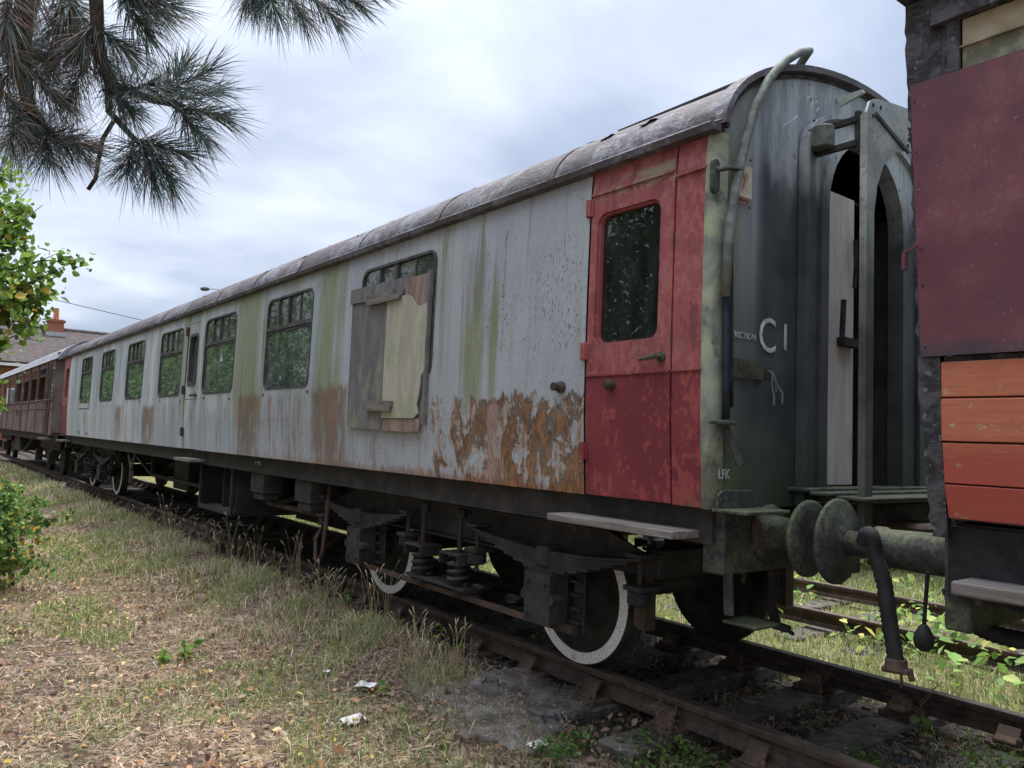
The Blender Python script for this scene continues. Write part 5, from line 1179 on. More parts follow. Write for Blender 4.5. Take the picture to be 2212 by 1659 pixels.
# elder with pale flowers by the far bogie
base = pix(152, 1035, z=GZ + .05); base[2] = GZ; ts = [base + np.array([r.normal(0, .25), r.normal(0, .15), r.uniform(.3, .8)]) for _ in range(12)]
eb = branch_tree('flowering_weed', 'tall green weed with small white flower heads near the far wheel', 'weed', base, base + np.array([0, 0, .75]), ts, r, clump=.14, per=70, leafsize=.06, trunk_r=.016, yellow=0)
P = np.concatenate([ts[i] - base + r.normal(0, .03, (40, 3)) for i in range(3)]); V, F, C = leaves_arrays(P, .02, np.full((len(P), 3), .75), 1.5, seed=3); quick('flower', V, [F], MT['leaf'], eb, C)

# trees around: a hedge line beyond the far track, and a row on the camera's side (they show in the glass and under the coaches)
def crown_tree(label, cat, base, h, rad, nleaf, leafsize, pal, seed, group, low=.15, name='tree'):
    rr = np.random.default_rng(seed); t = empty(name, tuple(base), label, cat, group)
    b = MB(); b.tube([(0, 0, 0), (rr.normal(0, .1), rr.normal(0, .1), h * .4), (rr.normal(0, .2), rr.normal(0, .2), h * .8)], [rad * .07, rad * .05, rad * .02], 8)
    nc = 16; cs = np.stack([rr.normal(0, rad * .45, nc), rr.normal(0, rad * .45, nc), rr.uniform(h * low, h * .92, nc)], -1)
    for c in cs: b.tube([(0, 0, c[2] * .5), tuple(c * .6 + np.array([0, 0, c[2] * .1])), tuple(c)], [rad * .025, rad * .015, .01], 5)
    b.build('trunk', MT['bark'], t)
    P = np.concatenate([c + rr.normal(size=(nleaf // nc, 3)) * rad * np.array([.24, .24, .22]) * rr.uniform(.7, 1.3) for c in cs]); P[:, 2] = np.maximum(P[:, 2], .05)
    V, F, C = leaves_arrays(P, leafsize, pick(rr, len(P), pal, [1] * len(pal)), .6, seed=seed + 1); quick('crown', V, [F], MT['leaf'], t, C)
    return t
GP = [(.085, .165, .03), (.14, .25, .045), (.20, .31, .07), (.065, .12, .035)]
protos = [crown_tree('leafy hedge bush standing beyond the overgrown empty track', 'bush', (-6, 8, GZ), 4.2, 2.2, 3600, .13, GP, 40 + i, 'bushes beyond the far track', .05, 'hedge_bush') for i in range(2)]
k = 0
for x in np.arange(-42, 22, 3.0):
    for row in (0, 1):
        p = (x + random.uniform(-.8, .8), 7.4 + row * 2.6 + random.uniform(-.5, .5), GZ)
        o = protos[k] if k < 2 else copy_tree(protos[k % 2])
        o.location = p; o.rotation_euler.z = random.uniform(0, 6); s = random.uniform(.75, 1.05); o.scale = (s, s, s * random.uniform(.8, 1.0)); k += 1
protos = [crown_tree('leafy broadleaf tree in the row across the grass from the grey coach', 'tree', (-6, -12, GZ), 6.6, 2.6, 5200, .15, GP, 60 + i, 'trees across the grass from the coaches', .12) for i in range(2)]
k = 0
for x, y in ((-44, -7.2), (-38, -6.8), (-33, -7.4), (-28, -6.6), (-23.5, -7.4), (-19, -6.9), (-15.5, -8.2), (-12, -9.0), (-7.5, -11.5), (-3.5, -13), (1.5, -14)):
    o = protos[k] if k < 2 else copy_tree(protos[k % 2]); o.location = (x, y, GZ); o.rotation_euler.z = random.uniform(0, 6); s = random.uniform(.8, 1.1); o.scale = (s, s, s); k += 1

crown_tree('dark dense evergreen tree standing across the grass from the red end door', 'tree', (-5.9, -7.6, GZ), 7.5, 2.5, 9000, .11, [(.025, .045, .02), (.035, .06, .025), (.05, .08, .03)], 91, None, .04, 'evergreen_tree')
crown_tree('dark bushy evergreen beside the tall evergreen across the grass', 'tree', (-8.8, -8.4, GZ), 6.5, 2.5, 7000, .11, [(.03, .055, .02), (.045, .08, .028), (.06, .10, .03)], 95, None, .04, 'evergreen_tree')
# pine overhead: trunk out of view, boughs reaching in from above
pine = empty('pine_tree', (-.6, -6.3, GZ), 'dark pine boughs with long needles hanging in from above', 'tree')
pb = np.array([-.6, -6.3, GZ])
def W(px, py, d): return pix(px, py, dist=d) - pb
b = MB(); b.tube([(0, 0, 0), (.05, .05, 2.5), (.1, 0, 5.5), (.15, .1, 9)], [.20, .17, .13, .05], 10)
boughs = []
limb0 = np.array([.05, .05, 3.0])
shoots = []   # (path points in px + distance)
def bough(pts, r0, r1):
    P = [W(*p) for p in pts]; k = len(P); b.tube(P, [r0 + (r1 - r0) * i / (k - 1) for i in range(k)], 8); return P
bough([(-260, -420, 2.3), (-60, -260, 2.2), (60, -60, 2.15), (45, 120, 2.15), (62, 230, 2.1), (110, 300, 2.1)], .030, .010)
bough([(-60, -260, 2.2), (60, -180, 2.2), (150, -60, 2.2), (160, 60, 2.2), (185, 160, 2.2)], .018, .008)
bough([(-60, -260, 2.2), (120, -200, 2.1), (205, -60, 2.1), (212, 90, 2.1), (235, 180, 2.1), (330, 215, 2.1), (390, 228, 2.08)], .020, .007)
bough([(235, 180, 2.1), (235, 240, 2.08), (290, 300, 2.06), (330, 330, 2.05)], .009, .006)
bough([(-60, -260, 2.2), (260, -260, 2.3), (480, -160, 2.3), (600, -60, 2.25), (680, -25, 2.25)], .022, .008)
bough([(205, -60, 2.1), (250, -20, 2.1), (300, 15, 2.1)], .010, .006)
tw = bough([(245, 262, 2.1), (222, 300, 2.1), (212, 350, 2.1), (207, 385, 2.1), (190, 410, 2.1)], .005, .0045)
b.tube([limb0, W(-500, -700, 2.9), W(-260, -420, 2.3)], [.07, .05, .032], 8)
b.build('trunk', MT['bark'], pine, smooth=True)
# needle brushes: (start px, end px, distance, needle length m, count, dead?)
SH = [((330, 215), (455, 150), 2.08), ((360, 220), (470, 195), 2.06), ((370, 230), (480, 250), 2.08), ((380, 232), (440, 300), 2.05), ((300, 300), (395, 330), 2.04), ((310, 310), (370, 390), 2.05), ((300, 300), (330, 380), 2.06), ((290, 300), (275, 370), 2.08),
      ((345, 218), (400, 140), 2.1), ((260, 200), (330, 180), 2.1), ((230, 190), (290, 250), 2.1), ((235, 130), (260, 210), 2.1),
      ((62, 200), (60, 300), 2.1), ((80, 280), (150, 310), 2.1), ((90, 290), (110, 345), 2.1), ((100, 290), (190, 320), 2.12), ((40, 240), (20, 310), 2.1), ((60, 140), (130, 220), 2.14),
      ((250, -20), (345, 30), 2.1), ((270, 0), (370, 10), 2.1), ((260, -10), (320, 70), 2.1), ((240, -30), (330, -20), 2.12), ((150, -20), (120, 70), 2.2), ((160, 50), (110, 120), 2.2), ((165, 60), (215, 130), 2.2), ((50, 20), (-20, 90), 2.15), ((45, 80), (100, 140), 2.15), ((50, 100), (0, 190), 2.15), ((212, 40), (160, 110), 2.1), ((212, 60), (275, 110), 2.1), ((90, -40), (60, 30), 2.2), ((185, 120), (150, 220), 2.2), ((-20, 40), (30, 130), 2.2), ((0, 150), (-40, 240), 2.15), ((10, 200), (60, 260), 2.1), ((120, -30), (180, 40), 2.2), ((20, -40), (10, 50), 2.15),
      ((560, -60), (600, 30), 2.25), ((600, -50), (660, 40), 2.25), ((640, -40), (720, 35), 2.25), ((680, -30), (770, 5), 2.25), ((700, -30), (800, -25), 2.25), ((580, -55), (560, 10), 2.25), ((540, -80), (540, -5), 2.25)]
NV, NC = [], []
NF = []; base_i = 0
for si, (a, e, d) in enumerate(SH):
    A, B = W(*a, d), W(*e, d + r.uniform(-.12, .12)); ax = unit(B - A); Lh = np.linalg.norm(B - A); N = 225
    t = r.uniform(-.1, 1.0, N) ** .8 if False else r.uniform(0.0, 1.0, N)
    th = r.uniform(0, 2 * math.pi, N); o1 = unit(np.cross(ax, [0.3, .2, 1.0])); o2 = np.cross(ax, o1)
    rad = np.cos(th)[:, None] * o1 + np.sin(th)[:, None] * o2
    ang = R(58) - R(36) * t + r.normal(0, .14, N)
    dirn = unit(np.cos(ang)[:, None] * ax + np.sin(ang)[:, None] * rad)
    ln = (r.uniform(.065, .108, N) * (1 - .25 * (t < .15)))[:, None]; P0 = A + ax * (t * Lh)[:, None]
    side = unit(np.cross(dirn, r.normal(size=(N, 3)))) * .00085
    bend = np.array([0, 0, -1.0]) * (ln * r.uniform(-.05, .30, (N, 1))) + ax * ln * r.uniform(-.05, .22, (N, 1)) + r.normal(0, .007, (N, 3))
    M1 = P0 + dirn * ln * .55 + bend * .3; T1 = P0 + dirn * ln + bend
    V = np.stack([P0 - side, P0 + side, M1 + side, M1 - side, T1], 1).reshape(-1, 3)
    i0 = base_i + np.arange(N) * 5; NF.append((np.stack([i0, i0 + 1, i0 + 2, i0 + 3], -1), np.stack([i0 + 3, i0 + 2, i0 + 4], -1))); base_i += 5 * N
    dead = .45 if (e[0] < 240 and e[1] < 330) else .14
    isd = (r.random(N) < dead)[:, None]
    c = np.where(isd, np.array([.31, .225, .17]), np.array([.105, .15, .135])) * (1 + r.normal(0, .38, (N, 1)))
    NV.append(V); NC.append(np.repeat(np.clip(c, .008, .5), 5, 0))
quick('needles', np.concatenate(NV), [np.concatenate([f[0] for f in NF]), np.concatenate([f[1] for f in NF])], MT['needle'], pine, np.concatenate(NC))
# upper crown out of view
P = np.concatenate([np.array([.15, .1, 6.5]) + np.array([r.normal(0, 1.2), r.normal(0, 1.2), r.uniform(-1, 2.5)]) + r.normal(0, .3, (160, 3)) for _ in range(16)])
V, F, C = leaves_arrays(P, .2, pick(r, len(P), [(.03, .05, .035), (.04, .06, .04)], (1, 1)), .1, seed=9); quick('crown', V, [F], MT['leaf'], pine, C)

# ------------------------------------------------------------------ grass, straw, litter
def in_view(P, margin=120):
    v = P - CAM; z = v @ FWD; x = 1106 + FPX * (v @ RIGHT) / np.maximum(z, .01); y = 829.5 - FPX * (v @ UP) / np.maximum(z, .01)
    return (z > .3) & (x > -margin) & (x < 2212 + margin) & (y > 0) & (y < 1659 + margin * 2)
def scatter(n, x0, x1, y0, y1, dens=None, seed=0):
    rr = np.random.default_rng(seed); x = rr.uniform(x0, x1, n); y = rr.uniform(y0, y1, n)
    P = np.stack([x, y, gh(x, y)], -1); k = in_view(P)
    if dens is not None: k &= rr.random(n) < dens(x, y)
    return P[k]
def vnoise(x, y, s, seed=0):
    return .5 + .5 * (np.sin(x * s + seed) * np.sin(y * s * 1.3 + seed * 2.1) * .6 + np.sin(x * s * 2.3 + y * s * 1.1 + seed) * .4)
def blades(P, h, wdt, cols, lean=.35, seed=0, bend=.4):
    rr = np.random.default_rng(seed); N = len(P); a = rr.uniform(0, 2 * math.pi, N); d = np.stack([np.cos(a), np.sin(a), np.zeros(N)], -1); s = np.stack([-np.sin(a), np.cos(a), np.zeros(N)], -1)
    a2 = rr.uniform(0, 2 * math.pi, N); s = np.stack([np.cos(a2), np.sin(a2), np.zeros(N)], -1)
    H = (h * rr.uniform(.45, 1.25, N))[:, None] if np.isscalar(h) else h[:, None]
    wv = s * (wdt * rr.uniform(.6, 1.3, N))[:, None] if np.isscalar(wdt) else s * wdt[:, None]
    ll = rr.normal(0, lean, (N, 1)); up = np.array([0, 0, 1.0])
    M1 = P + up * H * .6 + d * H * ll * .45; T = P + up * H * (1 - .35 * np.abs(ll) * bend * 2) + d * H * ll * (1 + bend)
    V = np.stack([P - wv, P + wv, M1 + wv * .7, M1 - wv * .7, T], 1).reshape(-1, 3); i0 = np.arange(N) * 5
    return V, [np.stack([i0, i0 + 1, i0 + 2, i0 + 3], -1), np.stack([i0 + 3, i0 + 2, i0 + 4], -1)], np.repeat(cols, 5, 0)
STRAW = [(.70, .56, .37), (.57, .43, .28), (.78, .68, .49), (.42, .30, .205)]
GREEN = [(.115, .19, .042), (.175, .265, .06), (.25, .33, .10), (.09, .15, .04)]
def merge(parts):
    V, F4, F3, C = [], [], [], []; o = 0
    for v, f, c in parts:
        V.append(v); F4.append(f[0] + o); F3.append(f[1] + o); C.append(c); o += len(v)
    return np.concatenate(V), [np.concatenate(F4), np.concatenate(F3)], np.concatenate(C)
near_d = lambda x, y: np.clip(1.25 - np.hypot(x - CAM[0], y - CAM[1]) / 26, .22, 1)
# 1: dry grass on the camera side; tufty towards the rail
def dry_density(x, y):
    strip = np.exp(-((y + 1.55) / .55) ** 2) * (x < -2.1) + .9 * np.exp(-((y + 1.3) / .25) ** 2) * (x > -2.1) * .25
    clump = vnoise(x, y, 5.3, 4) * vnoise(x, y, 2.1, 8)
    return np.clip(.03 + .30 * clump + strip * 1.25 * np.clip(clump * 2.4 - .35, 0, 1), 0, 1) * near_d(x, y) * (y < -1.02)
Pd = scatter(300000, -32, 2.2, -5.0, -1.0, dry_density, 1); rr = np.random.default_rng(2)
strip = np.exp(-((Pd[:, 1] + 1.55) / .55) ** 2) * (Pd[:, 0] < -2.1); tuft = vnoise(Pd[:, 0], Pd[:, 1], 3.1, 5)
hgt = (.035 + .06 * rr.random(len(Pd)) + strip * (.045 + .22 * rr.random(len(Pd)) ** 2 * tuft)) * rr.uniform(.6, 1.2, len(Pd))
dist = np.hypot(Pd[:, 0] - CAM[0], Pd[:, 1] - CAM[1]); wd_ = (.0011 + .00028 * dist) * rr.uniform(.7, 1.3, len(Pd))
c1 = pick(rr, len(Pd), STRAW + GREEN[:3], (4, 3, 3, 2, 1.6, 2.2, 1.6)); gp = vnoise(Pd[:, 0], Pd[:, 1], 2.4, 11) > .58; c1[gp] = c1[gp] * .5 + .5 * np.array([.24, .33, .085])
dryset = blades(Pd, hgt, wd_, c1, .75, 3)
# 2: green patches
def green_density(x, y):
    p = (vnoise(x, y, 1.15, 7) > .62) * 1.0 * vnoise(x, y, 6.1, 3) + .05
    p = np.maximum(p, 1.0 * (np.hypot((x + .9) / 1.3, (y + 2.35) / .5) < 1)); p = np.maximum(p, .9 * (np.hypot((x + 5.3) / 1.1, (y + 3.1) / .35) < 1)); p = np.maximum(p, .9 * (np.hypot((x + 9.5) / 2.0, (y + 2.4) / .5) < 1))
    return p * near_d(x, y) * (y < -1.1)
Pg = scatter(170000, -30, 2.2, -5.0, -1.1, green_density, 4); dist = np.hypot(Pg[:, 0] - CAM[0], Pg[:, 1] - CAM[1])
gset = blades(Pg, .055 * rr.uniform(.6, 1.6, len(Pg)), (.0013 + .0003 * dist), pick(rr, len(Pg), GREEN + [(.33, .39, .10)] + STRAW[:1], (2.5, 3, 3, 1, 2, 1)), .6, 5)
V, F, C = merge([dryset, gset]); quick('grass', V, F, MT['blade'], None, C); tag(bpy.data.objects['grass'], 'dry straw coloured grass with green patches along the rail', 'grass', kind='stuff')
# 3: lying straw and stalks
Ps = scatter(190000, -14, 2.0, -5.0, -1.1, lambda x, y: near_d(x, y) * np.clip(2.6 * vnoise(x, y, 1.7, 9) * vnoise(x, y, 4.6, 2) - .25, .06, .85) * np.clip(1.3 - np.hypot(x - CAM[0], y - CAM[1]) / 12, .1, 1), 6)
N = len(Ps); a = rr.normal(.3, 1.0, N); dv_ = np.stack([np.cos(a), np.sin(a), rr.normal(.03, .10, N)], -1); ln = (rr.lognormal(-2.75, .55, N)).clip(.02, .24)[:, None]; sd_ = np.stack([-np.sin(a), np.cos(a), np.zeros(N)], -1) * rr.uniform(.0007, .0022, (N, 1))
Ps = Ps + np.array([0, 0, .010]) + rr.uniform(0, .022, (N, 1)) * np.array([0, 0, 1]); mid_ = Ps + dv_ * ln * .5 + rr.normal(0, .006, (N, 3)); V = np.stack([Ps - sd_, Ps + sd_, mid_ + sd_, mid_ - sd_, Ps + dv_ * ln], 1).reshape(-1, 3); i0 = np.arange(N) * 5
quick('straw', V, [np.stack([i0, i0 + 1, i0 + 2, i0 + 3], -1), np.stack([i0 + 3, i0 + 2, i0 + 4], -1)], MT['blade'], None, np.repeat(pick(rr, N, STRAW + [(.18, .12, .085), (.30, .20, .14), (.38, .25, .17)], (3, 3, 2, 3.5, 2.5, 3.5, 2.5), .25), 5, 0)); tag(bpy.data.objects['straw'], 'loose dry straw lying over the brown ground', 'straw', kind='stuff')
# 4: fallen leaves
Pl = scatter(24000, -14, 2.0, -5.0, -1.1, lambda x, y: .25 + .75 * vnoise(x, y, 1.3, 3), 8); Pl[:, 2] += rr.uniform(.012, .035, len(Pl))
V, F, C = leaves_arrays(Pl, .034, pick(rr, len(Pl), [(.36, .20, .10), (.27, .145, .07), (.42, .29, .15), (.19, .12, .08), (.45, .32, .09), (.14, .09, .065), (.24, .17, .12)], (2, 2.5, 2.5, 4, .7, 5, 6)) * 1.45, .9, seed=12); quick('fallen_leaves', V, [F], MT['leaf'], None, C); tag(bpy.data.objects['fallen_leaves'], 'scattered brown and orange fallen leaves on the ground', 'leaves', kind='stuff')
# 5: green and yellow grass on the far side, and weeds between the rails
def far_density(x, y): return np.clip(.35 + .65 * vnoise(x, y, 1.7, 4), 0, 1)
Pf = scatter(170000, -14, 6, .95, 6.6, far_density, 10); N = len(Pf); dist = np.hypot(Pf[:, 0] - CAM[0], Pf[:, 1] - CAM[1])
hf = (.06 + .13 * vnoise(Pf[:, 0], Pf[:, 1], 2.3, 1) * rr.random(N)) * (1 - .25 * (np.abs(Pf[:, 1] - 3.36) < .95))
fset = blades(Pf, hf, .0012 + .00026 * dist, pick(rr, N, GREEN + [(.42, .43, .14)] + STRAW, (2.4, 3.4, 3, 1.4, 2, 1.6, 1, 1.2, .4)), .5, 11)
Pt = scatter(16000, -7, 3.0, -.62, .62, lambda x, y: .5 * (vnoise(x, y, 4.3, 2) > .52), 13); tset = blades(Pt, .05 + .08 * rr.random(len(Pt)), .0020 + 0 * Pt[:, 0], pick(rr, len(Pt), GREEN + STRAW + [(.12, .075, .05)], (1, 1, 1, 1, 1.2, 1.2, .6, 2, 3)), .7, 14)
V, F, C = merge([fset, tset]); quick('grass', V, F, MT['blade'], None, C); tag(bpy.data.objects['grass.001'], 'bright green and yellow grass growing beyond the rails', 'grass', kind='stuff')
Pk = scatter(9000, -6, 2.6, -1.35, .66, lambda x, y: .9 * (vnoise(x, y, 2.6, 5) > .40), 23); Pk[:, 2] = np.maximum(Pk[:, 2], -.235) + rr.uniform(.0, .03, len(Pk))
V, F, C = leaves_arrays(Pk, .035, pick(rr, len(Pk), [(.20, .12, .08), (.30, .19, .12), (.12, .08, .06), (.42, .30, .18), (.10, .16, .04)], (3, 3, 2, 1.5, 1)), 1.4, seed=24); quick('track_litter', V, [F], MT['leaf'], None, C); tag(bpy.data.objects['track_litter'], 'dead leaves and brown litter caught between the rails', 'leaves', kind='stuff')
Pk = scatter(14000, -1.0, 3.0, -1.6, -.85, lambda x, y: .8 * (vnoise(x, y, 3.6, 3) > .42), 26); Pk2 = scatter(9000, .1, 3.0, -.6, .62, lambda x, y: .8 * (vnoise(x, y, 3.1, 8) > .5), 27); Pk = np.concatenate([Pk, Pk2]); Pk[:, 2] += rr.uniform(.01, .10, len(Pk))
V, F, C = leaves_arrays(Pk, .026, pick(rr, len(Pk), [(.07, .13, .03), (.11, .19, .045), (.16, .23, .07), (.20, .14, .06)], (3, 3, 2, 1)), 1.0, seed=28); quick('ground_weeds', V, [F], MT['leaf'], None, C); tag(bpy.data.objects['ground_weeds'], 'small leaved dark green weeds spreading over the near sleepers', 'weeds', kind='stuff')
Pq = scatter(30000, -6, 2.6, -1.3, .66, lambda x, y: .8 * (vnoise(x, y, 3.3, 15) > .35), 33); N = len(Pq); Pq[:, 2] = np.maximum(Pq[:, 2] + .01, np.where(rr.random(N) < .25, -.170, -9)); a = rr.uniform(0, 6.28, N); dv_ = np.stack([np.cos(a), np.sin(a), rr.normal(.02, .08, N)], -1); ln = rr.uniform(.02, .11, N)[:, None]; sd_ = np.stack([-np.sin(a), np.cos(a), np.zeros(N)], -1) * rr.uniform(.0010, .0026, (N, 1)); mid_ = Pq + dv_ * ln * .5 + rr.normal(0, .004, (N, 3)); V = np.stack([Pq - sd_, Pq + sd_, mid_ + sd_, mid_ - sd_, Pq + dv_ * ln], 1).reshape(-1, 3); i0 = np.arange(N) * 5
quick('straw', V, [np.stack([i0, i0 + 1, i0 + 2, i0 + 3], -1), np.stack([i0 + 3, i0 + 2, i0 + 4], -1)], MT['blade'], None, np.repeat(pick(rr, N, STRAW + [(.13, .09, .06), (.20, .13, .09)], (1, 2, 1, 3, 3, 3)) * .8, 5, 0)); tag(bpy.data.objects['straw.001'], 'brown stalks and twigs strewn over the sleepers', 'straw', kind='stuff')
# broad-leaved weeds on the far track
Pw = scatter(9000, -8, 6, 1.1, 6.6, lambda x, y: (vnoise(x, y, 1.4, 6) > .5) * (.25 + .75 * (np.abs(y - 3.2) < 1.1)), 15); Pw[:, 2] += rr.uniform(.05, .24, len(Pw))
V, F, C = leaves_arrays(Pw, .085, pick(rr, len(Pw), [(.16, .28, .06), (.25, .37, .10), (.38, .45, .13), (.50, .47, .12), (.10, .19, .05)], (3, 3, 3, 1.5, 2)), 1.6, seed=16); quick('ground_weeds', V, [F], MT['leaf'], None, C); tag(bpy.data.objects['ground_weeds.001'], 'broad leaved yellow green weeds covering the far track', 'weeds', kind='stuff')
# ballast stones
Pb = scatter(14000, -9, 2.6, -1.5, 1.25, lambda x, y: .5 + .5 * (np.abs(y) < .7), 17); N = len(Pb)
octa = np.array([(1, 0, 0), (-1, 0, 0), (0, 1, 0), (0, -1, 0), (0, 0, 1), (0, 0, -1)], float); of = np.array([(0, 2, 4), (2, 1, 4), (1, 3, 4), (3, 0, 4), (2, 0, 5), (1, 2, 5), (3, 1, 5), (0, 3, 5)])
V = (Pb[:, None, :] + np.array([0, 0, .004]) + octa[None] * rr.uniform(.008, .022, (N, 1, 1)) * rr.uniform(.6, 1.3, (N, 6, 1))).reshape(-1, 3)
quick('ballast', V, [(of[None] + (np.arange(N) * 6)[:, None, None]).reshape(-1, 3)], MT['stone']); tag(bpy.data.objects['ballast'], 'small dark ballast stones between the sleepers', 'ballast', kind='stuff')

# seed-headed tall stalks by the rail (each a thing)
def stalk(label, x, y, h, seed):
    rr = np.random.default_rng(seed); z = float(gh(np.array(x), np.array(y))); t = empty('grass_tuft', (x, y, z), label, 'grass', 'tall seeding grass tufts beside the rail'); b = MB(); hd = MB()
    for k in range(7):
        a = rr.uniform(0, 6.28); l = rr.uniform(.1, .35); H = h * rr.uniform(.7, 1.1); p = [np.array([rr.normal(0, .03), rr.normal(0, .03), 0])]
        e = p[0] + np.array([math.cos(a) * l * H, math.sin(a) * l * H, H]); m_ = (p[0] + e) / 2 + np.array([0, 0, .04 * H]) - np.array([math.cos(a), math.sin(a), 0]) * l * H * .15
        b.tube([p[0], m_, e], [.0018, .0015, .001], 4, cap=False); dv = unit(e - m_); q = e + dv * .07 + np.array([math.cos(a) * .02, math.sin(a) * .02, -.02]); hd.tube([e, (e + q) / 2 + dv * .01, q], [.0015, .0045, .001], 5, cap=False)
    b.build('stem', MT['straw_m'], t); hd.build('seed_head', MT['straw_m'], t)['kind'] = 'stuff'
MT['straw_m'] = mat('straw_m', m_plainf((.30, .23, .12), (.44, .36, .21), 20))
rs = random.Random(31)
for i in range(34):
    x = -1.9 - 9 * (i / 34) ** 1.3 + rs.uniform(-.2, .2); stalk('tall pale grass tuft with drooping seed heads beside the near rail', x, -1.32 + rs.uniform(-.35, .2), rs.uniform(.30, .55), 200 + i)
def dead_umbel(label, x, y, h, seed, n=5, lean=(0, 0)):
    rr = np.random.default_rng(seed); z = float(gh(np.array(x), np.array(y))); t = empty('dead_weed', (x, y, z), label, 'weed', 'dead branching weeds along the rail'); b = MB(); s = MB()
    top = np.array([lean[0], lean[1], h]); b.tube([(0, 0, 0), tuple(top * .5 + rr.normal(0, .01, 3)), tuple(top)], [.003, .0025, .0015], 5)
    for k in range(n):
        f = .55 + .45 * k / n; e = top * f + np.array([rr.normal(0, .07), rr.normal(0, .07), rr.uniform(.03, .12)]); b.tube([tuple(top * f), tuple(e)], [.0015, .001], 4)
        for j in range(9):
            q = e + rr.normal(0, .025, 3); b.tube([tuple(e), tuple(q)], .0007, 3); s.lathe([(.0005, -.004), (.0045, 0), (.0005, .004)], q, (0, 0, 1), 5)
    b.build('stem', MT['stem'], t); s.build('seed_head', MT['stem'], t)['kind'] = 'stuff'
for i, (px, py, h) in enumerate(((990, 1560, .42), (660, 1235, .50), (575, 1200, .32), (820, 1330, .4), (1440, 1640, .26), (1760, 1560, .30), (2010, 1640, .28))):
    p = pix(px, py, z=GZ); dead_umbel('brown dead weed with branching seed heads standing by the rail', p[0], p[1], h, 400 + i, 6, (rs.uniform(-.1, .1), rs.uniform(-.06, .06)))
def ivy(label, x, y, h, n, size, seed, cat='plant'):
    rr = np.random.default_rng(seed); z = float(gh(np.array(x), np.array(y))); t = empty('seedling', (x, y, z), label, cat, 'green broadleaf seedlings in the dry grass'); b = MB()
    p = np.stack([np.cumsum(rr.normal(0, .015, n)), np.cumsum(rr.normal(0, .012, n)), np.linspace(0, h, n)], -1); b.tube([tuple(q) for q in p], [.003] * n, 5); b.build('stem', MT['stem'], t)
    Pq = p[1:].repeat(2, 0); V, F, C = leaves_arrays(Pq, size, pick(rr, len(Pq), [(.11, .22, .04), (.17, .30, .05), (.34, .36, .06)], (3, 3, 1)), 1.2, seed=seed)
    for j in range(0): pass
    quick('leaf', V, [F], MT['leaf'], t, C)['kind'] = 'stuff'
for i, (px, py, h, n, s) in enumerate(((748, 1290, .20, 5, .075), (945, 1450, .26, 6, .07), (440, 1400, .08, 5, .075), (390, 1420, .10, 7, .075), (350, 1430, .08, 6, .07), (745, 1330, .1, 5, .06), (1000, 1440, .1, 5, .05), (390, 1250, .1, 4, .07), (1900, 1570, .10, 6, .07), (1990, 1610, .12, 6, .07), (1480, 1640, .1, 5, .05), (1330, 1640, .1, 5, .05), (840, 1500, .06, 5, .05))):
    p = pix(px, py, z=GZ); ivy('small bright green broadleaf seedling growing in the dry ground', p[0], p[1], h, n, s, 500 + i)
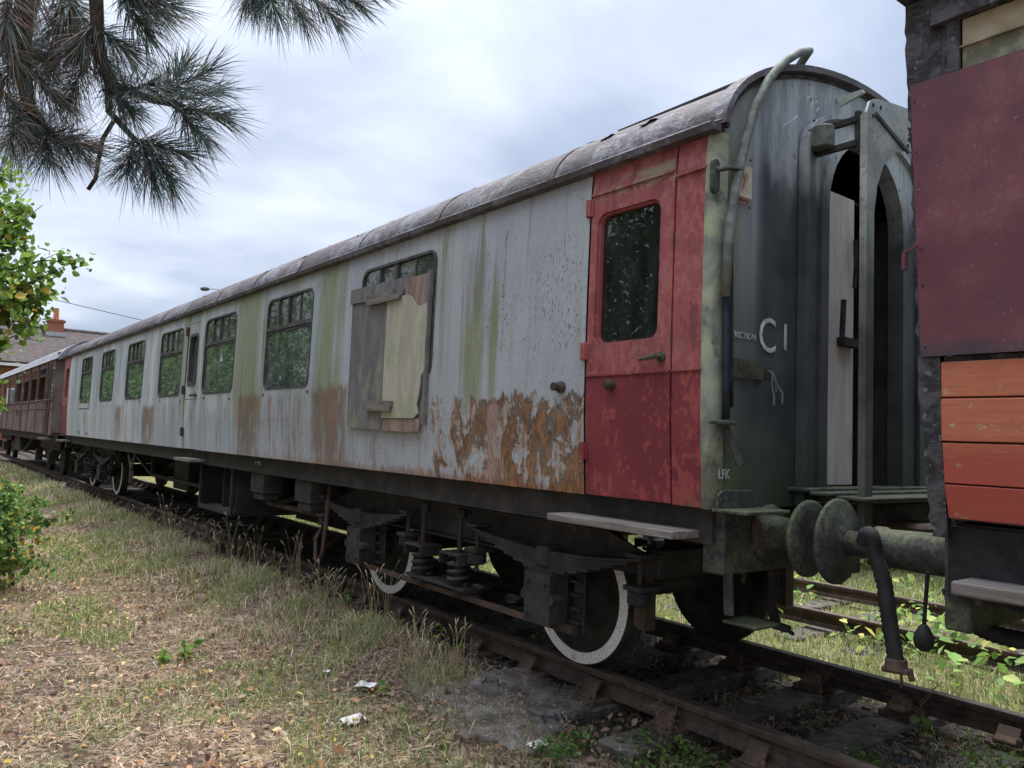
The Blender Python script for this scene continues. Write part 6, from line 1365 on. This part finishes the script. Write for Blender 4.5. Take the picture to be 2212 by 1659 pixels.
# ------------------------------------------------------------------ litter: polythene sheet and papers
c = [pix(868, 1478, z=GZ + .03), pix(1148, 1470, z=GZ + .12), pix(1310, 1498, z=GZ + .10), pix(1275, 1545, z=GZ + .05), pix(1150, 1632, z=GZ + .03), pix(985, 1588, z=GZ + .03)]
A, B_, C_, D_ = np.array(c[0]), np.array(c[2]), np.array(c[4]), np.array(c[5]); n = 26; vs = []; rr = np.random.default_rng(44)
for i in range(n + 1):
    for j in range(n + 1):
        u, v = i / n, j / n; p = (1 - v) * ((1 - u) * A + u * B_) + v * ((1 - u) * D_ + u * C_)
        bump = np.array([0, 0, .10 * math.exp(-((u - .5) ** 2) / .03 - (v / .35) ** 2)]) + np.array([-.10, .16, .0]) * math.exp(-((u - .55) ** 2) / .05) * (1 - v) ** 2
        p = p + bump + np.array([0, 0, .016 * math.sin(9 * u + 4 * v) * math.sin(7 * v + 2) + .010 * math.sin(23 * u - 11 * v) + .012]); vs.append(p + np.array([rr.normal(0, .006), rr.normal(0, .006), 0]) * (i in (0, n) or j in (0, n)))
b = MB(); b.add(vs, [(i * (n + 1) + j, (i + 1) * (n + 1) + j, (i + 1) * (n + 1) + j + 1, i * (n + 1) + j + 1) for i in range(n) for j in range(n)]); ps = b.build('plastic_sheet', MT['polythene'], None, smooth=True); tag(ps, 'torn clear plastic sheet with black lettering lying by the near rail', 'plastic sheet')
for word, (px, py), size, ang in (('NICKes', (1172, 1562), .15, 64), ('eSNU', (1035, 1492), .10, 12)):
    p = pix(px, py, z=GZ + .075); o = text(word, size, p, (0, 0, R(ang)), MT['black_print'], None); o.parent = ps
    SV = np.array([v_.co[:] for v_ in ps.data.vertices]); ca_, sa_ = math.cos(R(ang)), math.sin(R(ang))
    for v_ in o.data.vertices:           # the print follows the folds of the sheet
        wx_, wy_ = p[0] + ca_ * v_.co.x - sa_ * v_.co.y, p[1] + sa_ * v_.co.x + ca_ * v_.co.y
        k_ = np.argsort((SV[:, 0] - wx_) ** 2 + (SV[:, 1] - wy_) ** 2)[:4]; v_.co.z = SV[k_, 2].max() + .008 - p[2] + (v_.co.z > 0) * .001
def paper(px, py, size, seed, label):
    rr = np.random.default_rng(seed); p = pix(px, py, z=GZ + .015); n = 7; b = MB(); vs = []
    for i in range(n):
        for j in range(n): vs.append((size * (i / (n - 1) - .5) * (1 + rr.normal(0, .06)), size * .8 * (j / (n - 1) - .5) * (1 + rr.normal(0, .06)), abs(rr.normal(0, size * .07)) + .015))
    b.add(vs, [(i * n + j, (i + 1) * n + j, (i + 1) * n + j + 1, i * n + j + 1) for i in range(n - 1) for j in range(n - 1)]); o = b.build('paper_scrap', MT['paper'], None); o.location = p; o.rotation_euler.z = rr.uniform(0, 3); tag(o, label, 'paper')
paper(765, 1562, .15, 1, 'creased white paper lying flat on the straw'); paper(790, 1485, .13, 2, 'crumpled grey white paper beside the plastic sheet'); paper(1160, 1615, .10, 3, 'white paper scrap on the corner of the plastic sheet'); paper(705, 1455, .05, 4, 'tiny white paper bit in the grass near the crumpled paper')
